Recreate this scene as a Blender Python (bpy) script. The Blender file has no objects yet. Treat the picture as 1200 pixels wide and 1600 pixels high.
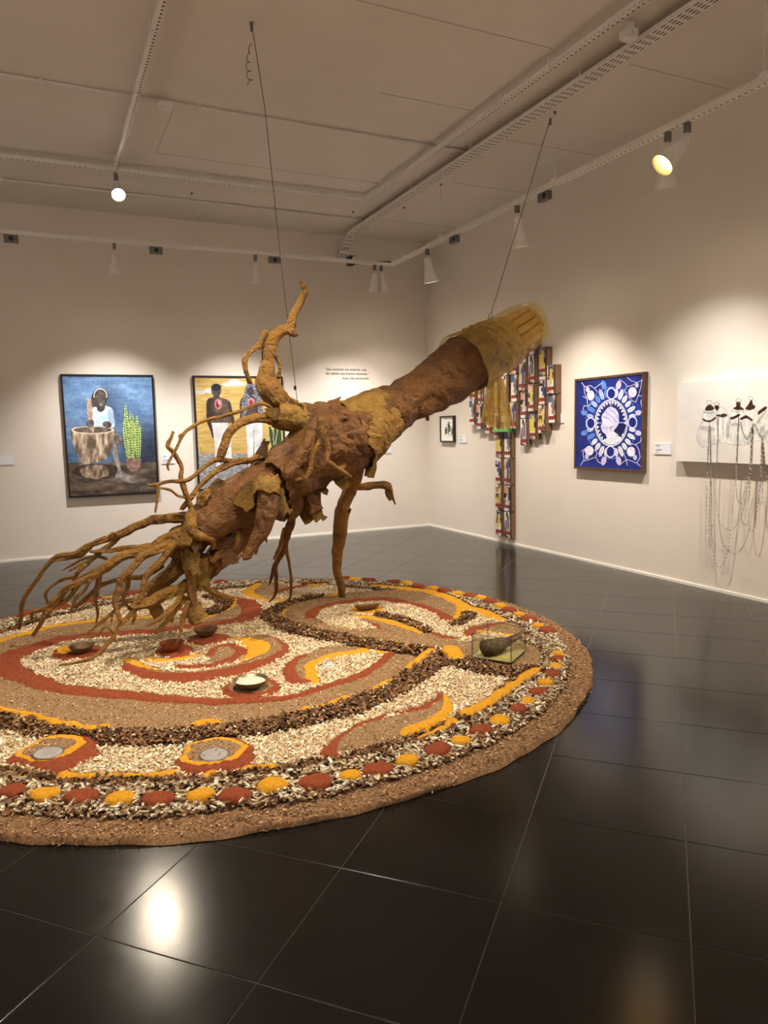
import bpy, bmesh, math, random
import numpy as np
from mathutils import Vector, Matrix, noise
random.seed(7); RNG = np.random.default_rng(11)
SC = bpy.context.scene; COL = SC.collection

# ------------------------------------------------------------------ camera, world, exposure
FPX, YAW, PITCH, ROLL = 1134.058, 0.437096, -0.112989, -0.0218035
CAM = np.array([-5.796006, -10.610687, 1.62])
H = 4.567                                   # ceiling height
_f = np.array([math.sin(YAW)*math.cos(PITCH), math.cos(YAW)*math.cos(PITCH), math.sin(PITCH)])
_r = np.array([math.cos(YAW), -math.sin(YAW), 0.0]); _u = np.cross(_r, _f)
CF = _f; CR = _r*math.cos(ROLL)+_u*math.sin(ROLL); CU = -_r*math.sin(ROLL)+_u*math.cos(ROLL)
cd = bpy.data.cameras.new('camera'); cam = bpy.data.objects.new('camera', cd); COL.objects.link(cam)
cd.sensor_fit = 'VERTICAL'; cd.sensor_height = 36.0; cd.lens = 36.0*FPX/1600.0; cd.clip_end = 100; cd.clip_start = 0.05
cam.matrix_world = Matrix(((CR[0], CU[0], -CF[0], CAM[0]), (CR[1], CU[1], -CF[1], CAM[1]), (CR[2], CU[2], -CF[2], CAM[2]), (0, 0, 0, 1)))
SC.camera = cam
w = bpy.data.worlds.new('world'); SC.world = w; w.use_nodes = True
w.node_tree.nodes['Background'].inputs[0].default_value = (0.9, 0.85, 0.8, 1); w.node_tree.nodes['Background'].inputs[1].default_value = 0.02
SC.view_settings.view_transform = 'Standard'; SC.view_settings.look = 'None'; SC.view_settings.gamma = 1.0
SC.view_settings.use_curve_mapping = False; SC.view_settings.exposure = 0.85
WARM = (1.0, 0.89, 0.76); WHITE_L = (1.0, 0.935, 0.88); AMBER = (1.0, 0.76, 0.50)
# track lamps: kind, where the lamp hangs, where it points, watts, spot angle, blend, colour
LAMPS = [
    ('left',  (-4.857, -1.2, 3.9), (-4.93, 0.0, -2.0), 250, 94, 1.0, WHITE_L, 'white bell spotlight on the rear track above the mortar painting'),
    ('left',  (-3.146, -1.2, 3.9), (-3.15, 0.0, -2.0), 240, 94, 1.0, WHITE_L, 'white bell spotlight on the rear track above the two-men painting'),
    ('left',  (-1.46, -1.2, 3.9), (-1.6, 0.0, -2.0), 220, 94, 1.0, WHITE_L, 'left lamp of the white spotlight pair near the track corner'),
    ('left',  (-1.36, -1.2, 3.9), (-0.4, -0.1, 0.6), 40, 90, 1.0, WARM, 'right lamp of the white spotlight pair near the track corner'),
    ('right', (-1.2, -2.242, 3.9), (0.0, -1.9, -1.6), 130, 94, 1.0, WARM, 'white spotlight tilted towards the corner of the two walls'),
    ('right', (-1.2, -4.173, 3.9), (0.0, -3.5, -1.8), 220, 94, 1.0, WARM, 'white spotlight crossed by the slanting suspension wire'),
    ('right', (-1.2, -6.17, 3.9), (0.0, -5.0, -1.8), 165, 96, 1.0, WHITE_L, 'glowing white spotlight, the lower of the lit pair at the right'),
    ('right', (-1.2, -6.36, 3.9), (-4.6, -5.6, 0.4), 210, 62, 1.0, AMBER, 'glowing spotlight with an amber ring, the upper of the lit pair'),
    ('right', (-1.2, -7.45, 3.9), (0.0, -6.5, -1.6), 140, 94, 1.0, AMBER, 'white spotlight on the side track nearest the camera'),
    ('beam',  (-4.86, -1.85, 4.42), (-4.9, -6.4, 0.2), 95, 95, 1.0, (1.0, 0.85, 0.66), 'dazzling bare spotlight under the ceiling cable channel'),
    ('tray',  (-1.88, -8.3, 4.42), (-4.0, -6.0, 0.1), 170, 80, 1.0, WARM, 'unseen fill spotlight added on the narrow ceiling channel to brighten the carpet'),  # unseen lamp, added to brighten the carpet
    ('tray',  (-4.87, -6.5, 4.42), (-4.7, -5.4, 0.1), 280, 105, 1.0, WARM, 'unseen fill spotlight added on the ceiling channel above the round carpet'),  # added overhead fill for the carpet, out of view
    ('tray',  (-4.87, -7.7, 4.42), (-5.2, -5.9, 0.1), 120, 90, 1.0, WARM, 'unseen fill spotlight added on the ceiling channel above the near rim of the carpet'),  # more added carpet fill, kept above the frame
]
# unseen fill lamps, added on made-up tracks behind and beside the camera
for k in range(4):
    LAMPS.append(('rear', (-8.2+2.2*k, -11.9, 3.9), (-8.2+2.2*k, -13.2, 2.0), 112, 130, 1.0, WHITE_L, 'unseen fill spotlight added to wash the wall behind the camera, number %s from the left' % ('one', 'two', 'three', 'four')[k]))  # added for soft bounce light from the rear wall
    LAMPS.append(('side', (-8.3, -10.6+2.6*k, 3.9), (-9.6, -10.6+2.6*k, 2.0), 112, 130, 1.0, WHITE_L, 'unseen fill spotlight added to wash the far left wall, number %s from the rear' % ('one', 'two', 'three', 'four')[k]))  # added for soft bounce light from the left

# ------------------------------------------------------------------ helpers
def proj(P):
    P = np.asarray(P, float); d = P-CAM; z = d@CF
    return np.stack([600+FPX*(d@CR)/z, 800-FPX*(d@CU)/z], -1)
def ray(px): return CF*FPX+CR*(px[0]-600)+CU*(800-px[1])
def hit(px, axis, val):
    d = ray(px); t = (val-CAM[axis])/d[axis]; return CAM+t*d
def lin(c):
    c = np.asarray(c, float)/255.0
    return np.where(c <= 0.04045, c/12.92, ((c+0.055)/1.055)**2.4)
def L4(c): return tuple(lin(c))+(1.0,)
def tag(o, label=None, cat=None, group=None, kind=None):
    if label: o['label'] = label
    if cat: o['category'] = cat
    if group: o['group'] = group
    if kind: o['kind'] = kind
    return o
def empty(name, loc=(0, 0, 0), label=None, cat=None, group=None):
    o = bpy.data.objects.new(name, None); COL.objects.link(o); o.location = loc; o.empty_display_size = 0.1
    return tag(o, label, cat, group)
def link(name, me, parent=None, mats=None):
    o = bpy.data.objects.new(name, me); COL.objects.link(o)
    if mats is not None and len(me.materials) == 0:
        for m in (mats if isinstance(mats, (list, tuple)) else [mats]): me.materials.append(m)
    if parent is not None:
        o.parent = parent; o.matrix_parent_inverse = Matrix.Translation(-Vector(parent.location)) if parent.parent is None else Matrix.Translation(-Vector(parent.location))
    return o
def mesh(name, V, F, mat=None, parent=None, smooth=False, cols=None, midx=None):
    """world-space vertices; children are re-based on their parent"""
    me = bpy.data.meshes.new(name)
    V = np.asarray(V, float)
    if isinstance(F, np.ndarray):
        n, k = F.shape
        me.vertices.add(len(V)); me.vertices.foreach_set('co', V.ravel())
        me.loops.add(n*k); me.loops.foreach_set('vertex_index', F.ravel().astype(np.int32))
        me.polygons.add(n); me.polygons.foreach_set('loop_start', (np.arange(n)*k).astype(np.int32))
        me.update(calc_edges=True)
    else:
        me.from_pydata([tuple(v) for v in V], [], F)
    if midx is not None: me.polygons.foreach_set('material_index', np.asarray(midx, np.int32))
    if cols is not None:
        a = me.color_attributes.new('Col', 'FLOAT_COLOR', 'POINT'); c = np.ones((len(V), 4)); c[:, :3] = cols
        a.data.foreach_set('color', c.ravel())
    if smooth: me.polygons.foreach_set('use_smooth', np.ones(len(me.polygons), bool))
    me.validate(); me.update()
    o = link(name, me, None, mat)
    if parent is not None:
        o.parent = parent; o.matrix_parent_inverse = Matrix.Identity(4)
        off = Vector(parent.location)
        if parent.parent is not None: off = off+Vector(parent.parent.location)
        o.location = -off
    return o
def copy_tree(o, parent=None):
    c = o.copy(); COL.objects.link(c)
    if parent is not None: c.parent = parent
    for ch in [x for x in bpy.data.objects if x.parent == o]: copy_tree(ch, c)
    return c
def box_vf(lo, hi):
    x0, y0, z0 = lo; x1, y1, z1 = hi
    V = [(x0, y0, z0), (x1, y0, z0), (x1, y1, z0), (x0, y1, z0), (x0, y0, z1), (x1, y0, z1), (x1, y1, z1), (x0, y1, z1)]
    F = [(0, 3, 2, 1), (4, 5, 6, 7), (0, 1, 5, 4), (1, 2, 6, 5), (2, 3, 7, 6), (3, 0, 4, 7)]
    return V, F
def bevel_box_vf(lo, hi, b):
    bm = bmesh.new(); V, F = box_vf(lo, hi); vs = [bm.verts.new(v) for v in V]
    for f in F: bm.faces.new([vs[i] for i in f])
    bmesh.ops.bevel(bm, geom=bm.edges[:], offset=b, segments=2, profile=0.7, affect='EDGES')
    bm.verts.index_update(); r = [tuple(v.co) for v in bm.verts], [tuple(v.index for v in f.verts) for f in bm.faces]; bm.free(); return r
def box(name, lo, hi, mat, parent=None, b=0.0):
    lo = tuple(min(a, c) for a, c in zip(lo, hi)) if False else lo
    V, F = bevel_box_vf(lo, hi, b) if b else box_vf(lo, hi)
    return mesh(name, V, F, mat, parent)
class MB:
    def __init__(s): s.V = []; s.F = []; s.M = []
    def add(s, V, F, m=0):
        n = len(s.V); s.V += [tuple(v) for v in V]; s.F += [tuple(i+n for i in f) for f in F]; s.M += [m]*len(F); return s
    def box(s, lo, hi, m=0): return s.add(*box_vf(lo, hi), m)
    def build(s, name, mat, parent=None, smooth=False): return mesh(name, s.V, s.F, mat, parent, smooth, midx=s.M)
def lathe_vf(prof, n=20, axis=(0, 0, 1), org=(0, 0, 0)):
    """prof: list of (radius, height along axis)"""
    a = Vector(axis).normalized(); t = Vector((1, 0, 0)) if abs(a.x) < 0.8 else Vector((0, 1, 0))
    u = a.cross(t).normalized(); v = a.cross(u); V = []; F = []
    for r, h in prof:
        for k in range(n):
            q = 2*math.pi*k/n; V.append(tuple(Vector(org)+a*h+u*(r*math.cos(q))+v*(r*math.sin(q))))
    for i in range(len(prof)-1):
        for k in range(n):
            k2 = (k+1) % n; F.append((i*n+k, i*n+k2, (i+1)*n+k2, (i+1)*n+k))
    return V, F
def cyl_vf(p, q, r, n=10, r2=None):
    p = Vector(p); q = Vector(q); d = q-p; h = d.length; r2 = r if r2 is None else r2
    V, F = lathe_vf([(r, 0), (r2, h)], n, d, p)
    F.append(tuple(range(n-1, -1, -1))); F.append(tuple(range(n, 2*n))); return V, F
def catmull(P, per=6, closed=False):
    P = np.asarray(P, float); n = len(P); out = []
    if closed: idx = lambda i: P[i % n]
    else: idx = lambda i: P[min(max(i, 0), n-1)]
    for i in range(n if closed else n-1):
        p0, p1, p2, p3 = idx(i-1), idx(i), idx(i+1), idx(i+2)
        for k in range(per):
            t = k/per; out.append(0.5*((2*p1)+(-p0+p2)*t+(2*p0-5*p1+4*p2-p3)*t*t+(-p0+3*p1-3*p2+p3)*t**3))
    if not closed: out.append(P[-1])
    return np.array(out)
def tube_vf(P, R, n=10, cap=True, rough=0.0, freq=8.0, seed=0.0, ridge=0.0):
    """tube along points P with radii R, papery radial noise"""
    P = [Vector(p) for p in P]; m = len(P); V = []; F = []
    T = [(P[min(i+1, m-1)]-P[max(i-1, 0)]).normalized() for i in range(m)]
    up = Vector((0, 0, 1)) if abs(T[0].z) < 0.9 else Vector((0, 1, 0)); nrm = (up-T[0]*up.dot(T[0])).normalized()
    for i in range(m):
        nrm = (nrm-T[i]*nrm.dot(T[i])); nrm = nrm.normalized() if nrm.length > 1e-6 else T[i].orthogonal().normalized(); bi = T[i].cross(nrm)
        for k in range(n):
            a = 2*math.pi*k/n; d = nrm*math.cos(a)+bi*math.sin(a); r = R[i]
            if rough:
                q = (P[i]+d*r)*freq+Vector((seed, seed*1.7, 0))
                r *= 1+rough*(noise.noise(q)*1.1+0.6*abs(noise.noise(q*2.3)))
            if ridge: r *= 1+ridge*(noise.noise(Vector((math.cos(a+i*0.05)*1.9, math.sin(a+i*0.05)*1.9, i*0.11+seed)))*1.2+0.7*noise.noise(Vector((math.cos(a)*4, math.sin(a)*4, i*0.2+seed*2))))
            V.append(tuple(P[i]+d*r))
    for i in range(m-1):
        for k in range(n):
            k2 = (k+1) % n; F.append((i*n+k, i*n+k2, (i+1)*n+k2, (i+1)*n+k))
    if cap: F.append(tuple(range(n-1, -1, -1))); F.append(tuple(range((m-1)*n, m*n)))
    return V, F

# ------------------------------------------------------------------ materials
class NT:
    def __init__(s, name):
        s.m = bpy.data.materials.new(name); s.m.use_nodes = True; s.t = s.m.node_tree; s.b = s.t.nodes['Principled BSDF']; s.out = s.t.nodes['Material Output']
    def n(s, typ, **kw):
        x = s.t.nodes.new('ShaderNode'+typ)
        for k, v in kw.items():
            if k.startswith('_'): setattr(x, k[1:], v)
            else: x.inputs[k.replace('__', ' ')].default_value = v
        return x
    def l(s, a, b): s.t.links.new(a, b)
    def obj(s): return s.n('TexCoord').outputs['Object']
    def noise(s, scale, detail=4, rough=0.55, vec=None, dist=0.0):
        x = s.n('TexNoise', Scale=scale, Detail=detail, Roughness=rough, Distortion=dist); s.l(vec if vec is not None else s.obj(), x.inputs['Vector']); return x.outputs['Fac']
    def ramp(s, fac, stops):
        x = s.n('ValToRGB'); e = x.color_ramp.elements
        while len(e) < len(stops): e.new(0.5)
        for i, (p, c) in enumerate(stops): e[i].position = p; e[i].color = c if len(c) == 4 else L4(c)
        s.l(fac, x.inputs['Fac']); return x.outputs['Color']
    def bump(s, h, strength=0.3, dist=0.01):
        x = s.n('Bump', Strength=strength, Distance=dist); s.l(h, x.inputs['Height']); s.l(x.outputs['Normal'], s.b.inputs['Normal']); return x
    def math(s, op, a, b=None):
        x = s.n('Math', _operation=op)
        for i, v in enumerate((a, b)):
            if v is None: continue
            if isinstance(v, (int, float)): x.inputs[i].default_value = v
            else: s.l(v, x.inputs[i])
        return x.outputs[0]
def mat_plain(name, c, rough=0.6, metal=0.0, spec=0.5, var=0.06, scale=30, bump=0.0, emit=None, es=0.0):
    g = NT(name); g.b.inputs['Roughness'].default_value = rough; g.b.inputs['Metallic'].default_value = metal; g.b.inputs['Specular IOR Level'].default_value = spec
    c = np.array(c, float); f = g.noise(scale)
    g.l(g.ramp(f, [(0.3, tuple(c*(1-var))), (0.7, tuple(np.minimum(c*(1+var), 255)))]), g.b.inputs['Base Color'])
    if bump: g.bump(g.noise(scale*4), bump, 0.004)
    if emit is not None: g.b.inputs['Emission Color'].default_value = L4(emit); g.b.inputs['Emission Strength'].default_value = es
    return g.m
def mat_ramp(name, stops, scale, rough=0.8, bump=0.3, bscale=200, bdist=0.006, detail=5, spec=0.3):
    g = NT(name); g.b.inputs['Roughness'].default_value = rough; g.b.inputs['Specular IOR Level'].default_value = spec
    g.l(g.ramp(g.noise(scale, detail, 0.65), stops), g.b.inputs['Base Color'])
    if bump: g.bump(g.noise(bscale, 3), bump, bdist)
    return g.m
def mat_vcol(name, rough=0.6, spec=0.3, bump=0.0):
    g = NT(name); a = g.n('VertexColor', _layer_name='Col'); g.l(a.outputs['Color'], g.b.inputs['Base Color'])
    g.b.inputs['Roughness'].default_value = rough; g.b.inputs['Specular IOR Level'].default_value = spec
    if bump: g.bump(g.noise(300, 3), bump, 0.002)
    return g.m
M = {}
def wallmat(name, c1, c2):
    g = NT(name); g.b.inputs['Roughness'].default_value = 0.75; g.b.inputs['Specular IOR Level'].default_value = 0.25
    g.l(g.ramp(g.noise(1.3, 5, 0.6), [(0.3, c1), (0.7, c2)]), g.b.inputs['Base Color']); g.bump(g.noise(60, 4), 0.08, 0.004); return g.m
M['wall'] = wallmat('wall_paint', (224, 215, 204), (228, 220, 210))
M['ceil'] = wallmat('ceiling_paint', (222, 213, 203), (229, 220, 211))
M['white'] = mat_plain('white_enamel', (226, 222, 215), 0.45, var=0.03)
M['skirt'] = mat_plain('white_skirting', (240, 236, 228), 0.5, var=0.02)
M['steel'] = mat_plain('dull_steel', (120, 120, 120), 0.45, 0.7, var=0.1)
M['dark'] = mat_plain('black_plastic', (25, 24, 24), 0.5)
M['black'] = mat_plain('black_frame', (22, 20, 19), 0.4)
M['wood'] = mat_ramp('dark_walnut', [(0.3, (70, 50, 36)), (0.7, (105, 78, 58))], 18, 0.5, 0.15, 120)
M['blockwood'] = mat_ramp('raw_block_wood', [(0.25, (70, 50, 38)), (0.5, (120, 92, 68)), (0.75, (160, 130, 100))], 25, 0.7, 0.2, 120)
M['redband'] = mat_plain('red_band_paper', (128, 40, 36), 0.55, var=0.25, scale=20)
M['vcol'] = mat_vcol('painted_surface', 0.5, 0.3, 0.05)
M['vcol_matte'] = mat_vcol('painted_paper', 0.8, 0.15)
M['paper'] = mat_plain('label_card', (228, 230, 236), 0.6, var=0.02)
M['ink'] = mat_plain('grey_ink', (110, 110, 116), 0.7)
M['quote'] = mat_plain('vinyl_lettering', (40, 38, 38), 0.6)
M['wire'] = mat_plain('suspension_wire', (60, 52, 46), 0.4, 0.6)
M['bead_black'] = mat_plain('black_bead', (18, 17, 17), 0.3); M['bead_white'] = mat_plain('white_bead', (225, 222, 214), 0.35)
g = NT('slate_tile'); v = g.obj()
info = g.n('ObjectInfo'); base = g.ramp(g.noise(3.0, 6, 0.6), [(0.3, (20, 20, 19)), (0.7, (28, 27, 25))])
hs = g.n('HueSaturation'); g.l(base, hs.inputs['Color']); g.l(g.math('ADD', g.math('MULTIPLY', info.outputs['Random'], 0.1), 0.95), hs.inputs['Value'])
dust = g.ramp(g.noise(420, 2), [(0.74, (0, 0, 0)), (0.80, (120, 115, 105))]); ad = g.n('Mix', _data_type='RGBA', _blend_type='ADD'); ad.inputs[0].default_value = 0.3
g.l(hs.outputs['Color'], ad.inputs[6]); g.l(dust, ad.inputs[7]); g.l(ad.outputs[2], g.b.inputs['Base Color'])
rr = g.n('MapRange'); g.l(g.noise(9.0, 6, 0.7), rr.inputs[0]); rr.inputs[3].default_value = 0.11; rr.inputs[4].default_value = 0.21
g.l(rr.outputs[0], g.b.inputs['Roughness']); g.b.inputs['Specular IOR Level'].default_value = 0.42; g.bump(g.noise(170, 4, 0.7), 0.10, 0.0012); M['tile'] = g.m
M['grout'] = mat_plain('tile_grout', (86, 82, 76), 0.35, var=0.3, scale=40)
# paper-mache
def paper(name, a, b, c, fs=1.0):
    g = NT(name); v = g.obj(); g.b.inputs['Roughness'].default_value = 0.5; g.b.inputs['Specular IOR Level'].default_value = 0.45
    f1 = g.noise(3.2, 6, 0.62, dist=0.6); col = g.ramp(f1, [(0.28, a), (0.48, b), (0.62, b), (0.78, c)])
    hs = g.n('HueSaturation'); g.l(col, hs.inputs['Color']); g.l(g.math('ADD', g.math('MULTIPLY', g.noise(22*fs, 5, 0.7, dist=1.0), 1.3), 0.35), hs.inputs['Value']); g.l(hs.outputs['Color'], g.b.inputs['Base Color'])
    vo = g.n('TexVoronoi', _feature='DISTANCE_TO_EDGE', Scale=9.0*fs); nz = g.n('TexNoise', Scale=5.0, Detail=4.0); mx = g.n('Mix', _data_type='RGBA'); mx.inputs[0].default_value = 0.18
    g.l(v, nz.inputs['Vector']); g.l(v, mx.inputs[6]); g.l(nz.outputs['Color'], mx.inputs[7]); g.l(mx.outputs[2], vo.inputs['Vector'])
    h = g.math('ADD', g.math('MINIMUM', vo.outputs['Distance'], 0.25), g.math('MULTIPLY', g.noise(26*fs, 6, 0.65, dist=1.2), 0.5)); g.bump(h, 1.0, 0.05/fs**0.7); return g.m
M['paper_trunk'] = paper('crumpled_brown_paper', (62, 34, 10), (106, 67, 21), (132, 98, 34))
M['paper_root'] = paper('crumpled_ochre_paper', (86, 54, 15), (134, 94, 30), (164, 124, 49), 2.4)
M['paper_flap'] = paper('torn_ochre_paper', (96, 66, 17), (136, 102, 34), (174, 140, 64))
# powders and chips
M['sawdust'] = mat_ramp('brown_sawdust', [(0.25, (100, 76, 52)), (0.5, (142, 112, 78)), (0.72, (182, 148, 106))], 110, 0.95, 0.6, 190)
M['border'] = mat_ramp('coir_border', [(0.25, (102, 74, 48)), (0.5, (142, 108, 74)), (0.74, (178, 144, 108))], 90, 0.95, 0.7, 150, 0.01)
M['pale'] = mat_ramp('pale_shavings', [(0.3, (165, 135, 88)), (0.5, (218, 192, 140)), (0.7, (242, 224, 180))], 90, 0.9, 0.8, 140, 0.012)
M['red'] = mat_ramp('brick_red_powder', [(0.3, (116, 50, 24)), (0.7, (152, 76, 42))], 60, 0.95, 0.5, 130, 0.01)
M['yellow'] = mat_ramp('ochre_yellow_powder', [(0.3, (186, 126, 18)), (0.7, (226, 168, 42))], 60, 0.95, 0.5, 130, 0.01)
M['mulch'] = mat_ramp('leaf_mulch_bed', [(0.3, (66, 42, 26)), (0.6, (112, 78, 50)), (0.8, (150, 114, 78))], 120, 0.9, 0.9, 140, 0.015)
M['leaf'] = mat_vcol('dry_leaf_bits', 0.7, 0.3); M['flake'] = mat_vcol('wood_flake', 0.75, 0.25)
M['clay'] = mat_ramp('dark_clay', [(0.3, (88, 66, 44)), (0.7, (122, 94, 62))], 20, 0.7, 0.2, 80)
M['terra'] = mat_ramp('red_clay', [(0.3, (110, 56, 34)), (0.7, (142, 76, 46))], 20, 0.7, 0.2, 80)
M['brass'] = mat_plain('worn_brass', (150, 134, 96), 0.35, 0.8, var=0.15); M['rice'] = mat_ramp('white_grain', [(0.3, (200, 190, 165)), (0.7, (246, 240, 225))], 120, 0.8, 0.8, 160, 0.01)
M['disc'] = mat_plain('mirror_disc', (186, 182, 178), 0.25, 0.35, var=0.1, scale=8)
M['bark'] = mat_ramp('dark_bark', [(0.3, (42, 32, 20)), (0.6, (92, 74, 48)), (0.8, (150, 126, 88))], 22, 0.8, 0.9, 40, 0.02)
def glass(name, tint, lo=0.04, hi=0.5):
    g = NT(name); tr = g.n('BsdfTransparent'); tr.inputs[0].default_value = tint; gl = g.n('BsdfGlossy', Roughness=0.03); fr = g.n('LayerWeight', Blend=0.25); mr = g.n('MapRange'); mr.inputs[3].default_value = lo; mr.inputs[4].default_value = hi
    g.l(fr.outputs['Fresnel'], mr.inputs[0]); mx = g.n('MixShader'); g.l(mr.outputs[0], mx.inputs[0]); g.l(tr.outputs[0], mx.inputs[1]); g.l(gl.outputs[0], mx.inputs[2]); g.l(mx.outputs[0], g.out.inputs[0]); return g.m
M['glass'] = glass('clear_glass', (0.97, 0.985, 0.965, 1), 0.03, 0.35); M['glass_edge'] = mat_plain('glass_edge', (40, 55, 42), 0.15)
def plastic(name, tint, lo, hi):
    g = NT(name); tr = g.n('BsdfTransparent'); tr.inputs[0].default_value = tint
    g.b.inputs['Base Color'].default_value = L4((176, 146, 62)); g.b.inputs['Roughness'].default_value = 0.14; g.b.inputs['Specular IOR Level'].default_value = 1.0; g.b.inputs['Coat Weight'].default_value = 0.6; g.b.inputs['Coat Roughness'].default_value = 0.08
    g.l(g.ramp(g.noise(7, 5), [(0.3, (196, 154, 52)), (0.7, (234, 204, 118))]), g.b.inputs['Base Color'])
    tl = g.n('BsdfTranslucent'); tl.inputs[0].default_value = L4((225, 190, 90)); m1 = g.n('MixShader'); m1.inputs[0].default_value = 0.45; g.l(g.b.outputs[0], m1.inputs[1]); g.l(tl.outputs[0], m1.inputs[2])
    mr = g.n('MapRange'); g.l(g.noise(10, 4, 0.6, dist=0.4), mr.inputs[0]); mr.inputs[1].default_value = 0.35; mr.inputs[2].default_value = 0.65; mr.inputs[3].default_value = lo; mr.inputs[4].default_value = hi
    mx = g.n('MixShader'); g.l(mr.outputs[0], mx.inputs[0]); g.l(tr.outputs[0], mx.inputs[1]); g.l(m1.outputs[0], mx.inputs[2]); g.l(mx.outputs[0], g.out.inputs[0])
    g.bump(g.math('ADD', g.noise(9, 3, 0.5, dist=0.6), g.math('MULTIPLY', g.noise(130, 2, 0.5), 0.3)), 0.6, 0.03); return g.m
M['plastic'] = plastic('crinkled_yellow_plastic', (0.98, 0.93, 0.72, 1), 0.42, 0.62); M['band'] = plastic('gathered_gold_plastic', (0.96, 0.84, 0.5, 1), 0.62, 0.9); M['film'] = plastic('clear_end_film', (0.97, 0.93, 0.8, 1), 0.16, 0.32)
M['block_core'] = mat_ramp('pale_core', [(0.3, (186, 150, 76)), (0.7, (222, 188, 116))], 9, 0.6, 0.3, 40)
def perforated(name, px, py, hx, hy, axis, rows):
    g = NT(name); s = g.n('SeparateXYZ'); g.l(g.obj(), s.inputs[0]); along = s.outputs[axis]; across = s.outputs[1-axis]
    a = g.math('LESS_THAN', g.math('ABSOLUTE', g.math('SUBTRACT', g.math('FRACT', g.math('DIVIDE', along, px)), 0.5)), hx)
    b = g.math('LESS_THAN', g.math('ABSOLUTE', g.math('SUBTRACT', g.math('FRACT', g.math('DIVIDE', across, py)), 0.5)), hy)
    g.l(g.ramp(g.math('MULTIPLY', a, b), [(0.4, (232, 226, 220)), (0.6, (52, 46, 42))]), g.b.inputs['Base Color']); g.b.inputs['Roughness'].default_value = 0.5; return g.m
M['perf_y'] = perforated('perforated_channel', 0.05, 0.041, 0.22, 0.18, 1, 1); M['perf_x'] = perforated('perforated_channel_cross', 0.05, 0.041, 0.22, 0.18, 0, 1)
M['perf_tray'] = perforated('perforated_tray', 0.075, 0.032, 0.30, 0.20, 1, 3)
# ------------------------------------------------------------------ the room
X0, Y0 = -9.6, -13.2
def struct(o): o['kind'] = 'structure'; return o
floor = struct(box('floor', (X0, Y0, -0.12), (0, 0, -0.0015), M['grout']))
struct(box('ceiling', (X0-0.2, Y0-0.2, H), (0.2, 0.2, H+0.2), M['ceil']))
struct(box('wall_left', (X0, 0, -0.12), (0.2, 0.2, H), M['wall']))
struct(box('wall_right', (0, Y0, -0.12), (0.2, 0, H), M['wall']))
struct(box('wall_rear', (X0-0.2, Y0-0.2, -0.12), (0.2, Y0, H), M['wall']))
struct(box('wall_far_side', (X0-0.2, Y0, -0.12), (X0, 0.2, H), M['wall']))
struct(box('baseboard_left', (X0, -0.012, 0), (-0.012, 0, 0.028), M['skirt'])); struct(box('baseboard_right', (-0.012, Y0, 0), (0, 0, 0.028), M['skirt']))
# floor tiles: laid diagonally, 0.6 m
ta = math.radians(-46.2); du = np.array([math.cos(ta), math.sin(ta)]); dv = np.array([-du[1], du[0]])
TP, TQ = 0.558*1.08, 0.554*1.08; T0 = np.array([-5.318, -7.601])*1.08; gap = 0.0014
def clip(poly, ax, lim, sgn):
    out = []
    for i in range(len(poly)):
        a, b = poly[i], poly[(i+1) % len(poly)]; da, db = (a[ax]-lim)*sgn, (b[ax]-lim)*sgn
        if da <= 0: out.append(a)
        if da*db < 0: t = da/(da-db); out.append(a+(b-a)*t)
    return out
def tile_vf(poly):
    n = len(poly); c = sum(poly)/n; b = 0.002; V = []; F = []
    for z, ins in ((-0.0015, 0), (-0.0006, 0), (0.0, b)):
        for p in poly:
            d = c-p; q = p+d/np.linalg.norm(d)*ins*1.4; V.append((q[0], q[1], z))
    for k in range(2):
        for i in range(n): F.append((k*n+i, k*n+(i+1) % n, (k+1)*n+(i+1) % n, (k+1)*n+i))
    F.append(tuple(range(2*n, 3*n))); return V, F
shared = None; rest = MB(); ntile = 0; cand = []
for i in range(-30, 31):
    for j in range(-30, 31):
        o = T0+du*TP*i+dv*TQ*j
        poly = [o+du*gap+dv*gap, o+du*(TP-gap)+dv*gap, o+du*(TP-gap)+dv*(TQ-gap), o+du*gap+dv*(TQ-gap)]
        full = all(X0+0.003 < p[0] < -0.014 and Y0+0.003 < p[1] < -0.014 for p in poly)
        if not full:
            for ax, lim, s in ((0, X0+0.002, -1), (0, -0.013, 1), (1, Y0+0.002, -1), (1, -0.013, 1)):
                if poly: poly = clip(poly, ax, lim, s)
            if len(poly) < 3: continue
            A = sum(poly[k][0]*poly[(k+1) % len(poly)][1]-poly[(k+1) % len(poly)][0]*poly[k][1] for k in range(len(poly)))/2
            if abs(A) < 0.004: continue
        c = sum(poly)/len(poly); d = np.array([c[0], c[1], 0])-CAM; vis = False
        if d@CF > 0.3:
            q = proj([(p[0], p[1], 0) for p in poly]); vis = (q[:, 0].max() > -60 and q[:, 0].min() < 1260 and q[:, 1].min() < 1690)
        cand.append((np.hypot(*(c-CAM[:2])), vis, full, o, poly))
cand.sort(key=lambda t: (not t[1], t[0]))
for dist, vis, full, o, poly in cand:
    if vis and ntile < 298:
        ntile += 1
        if full:
            if shared is None:
                V, F = tile_vf([p-o for p in poly]); t = mesh('tile', V, F, M['tile']); shared = t.data
            else: t = bpy.data.objects.new('tile', shared); COL.objects.link(t)
            t.location = (o[0], o[1], 0)
        else: V, F = tile_vf(poly); t = mesh('tile', V, F, M['tile'])
        t.parent = floor
    else: rest.add(*tile_vf(poly))
if rest.V: o = rest.build('far_tiles', M['tile'], floor); o['kind'] = 'stuff'
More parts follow.
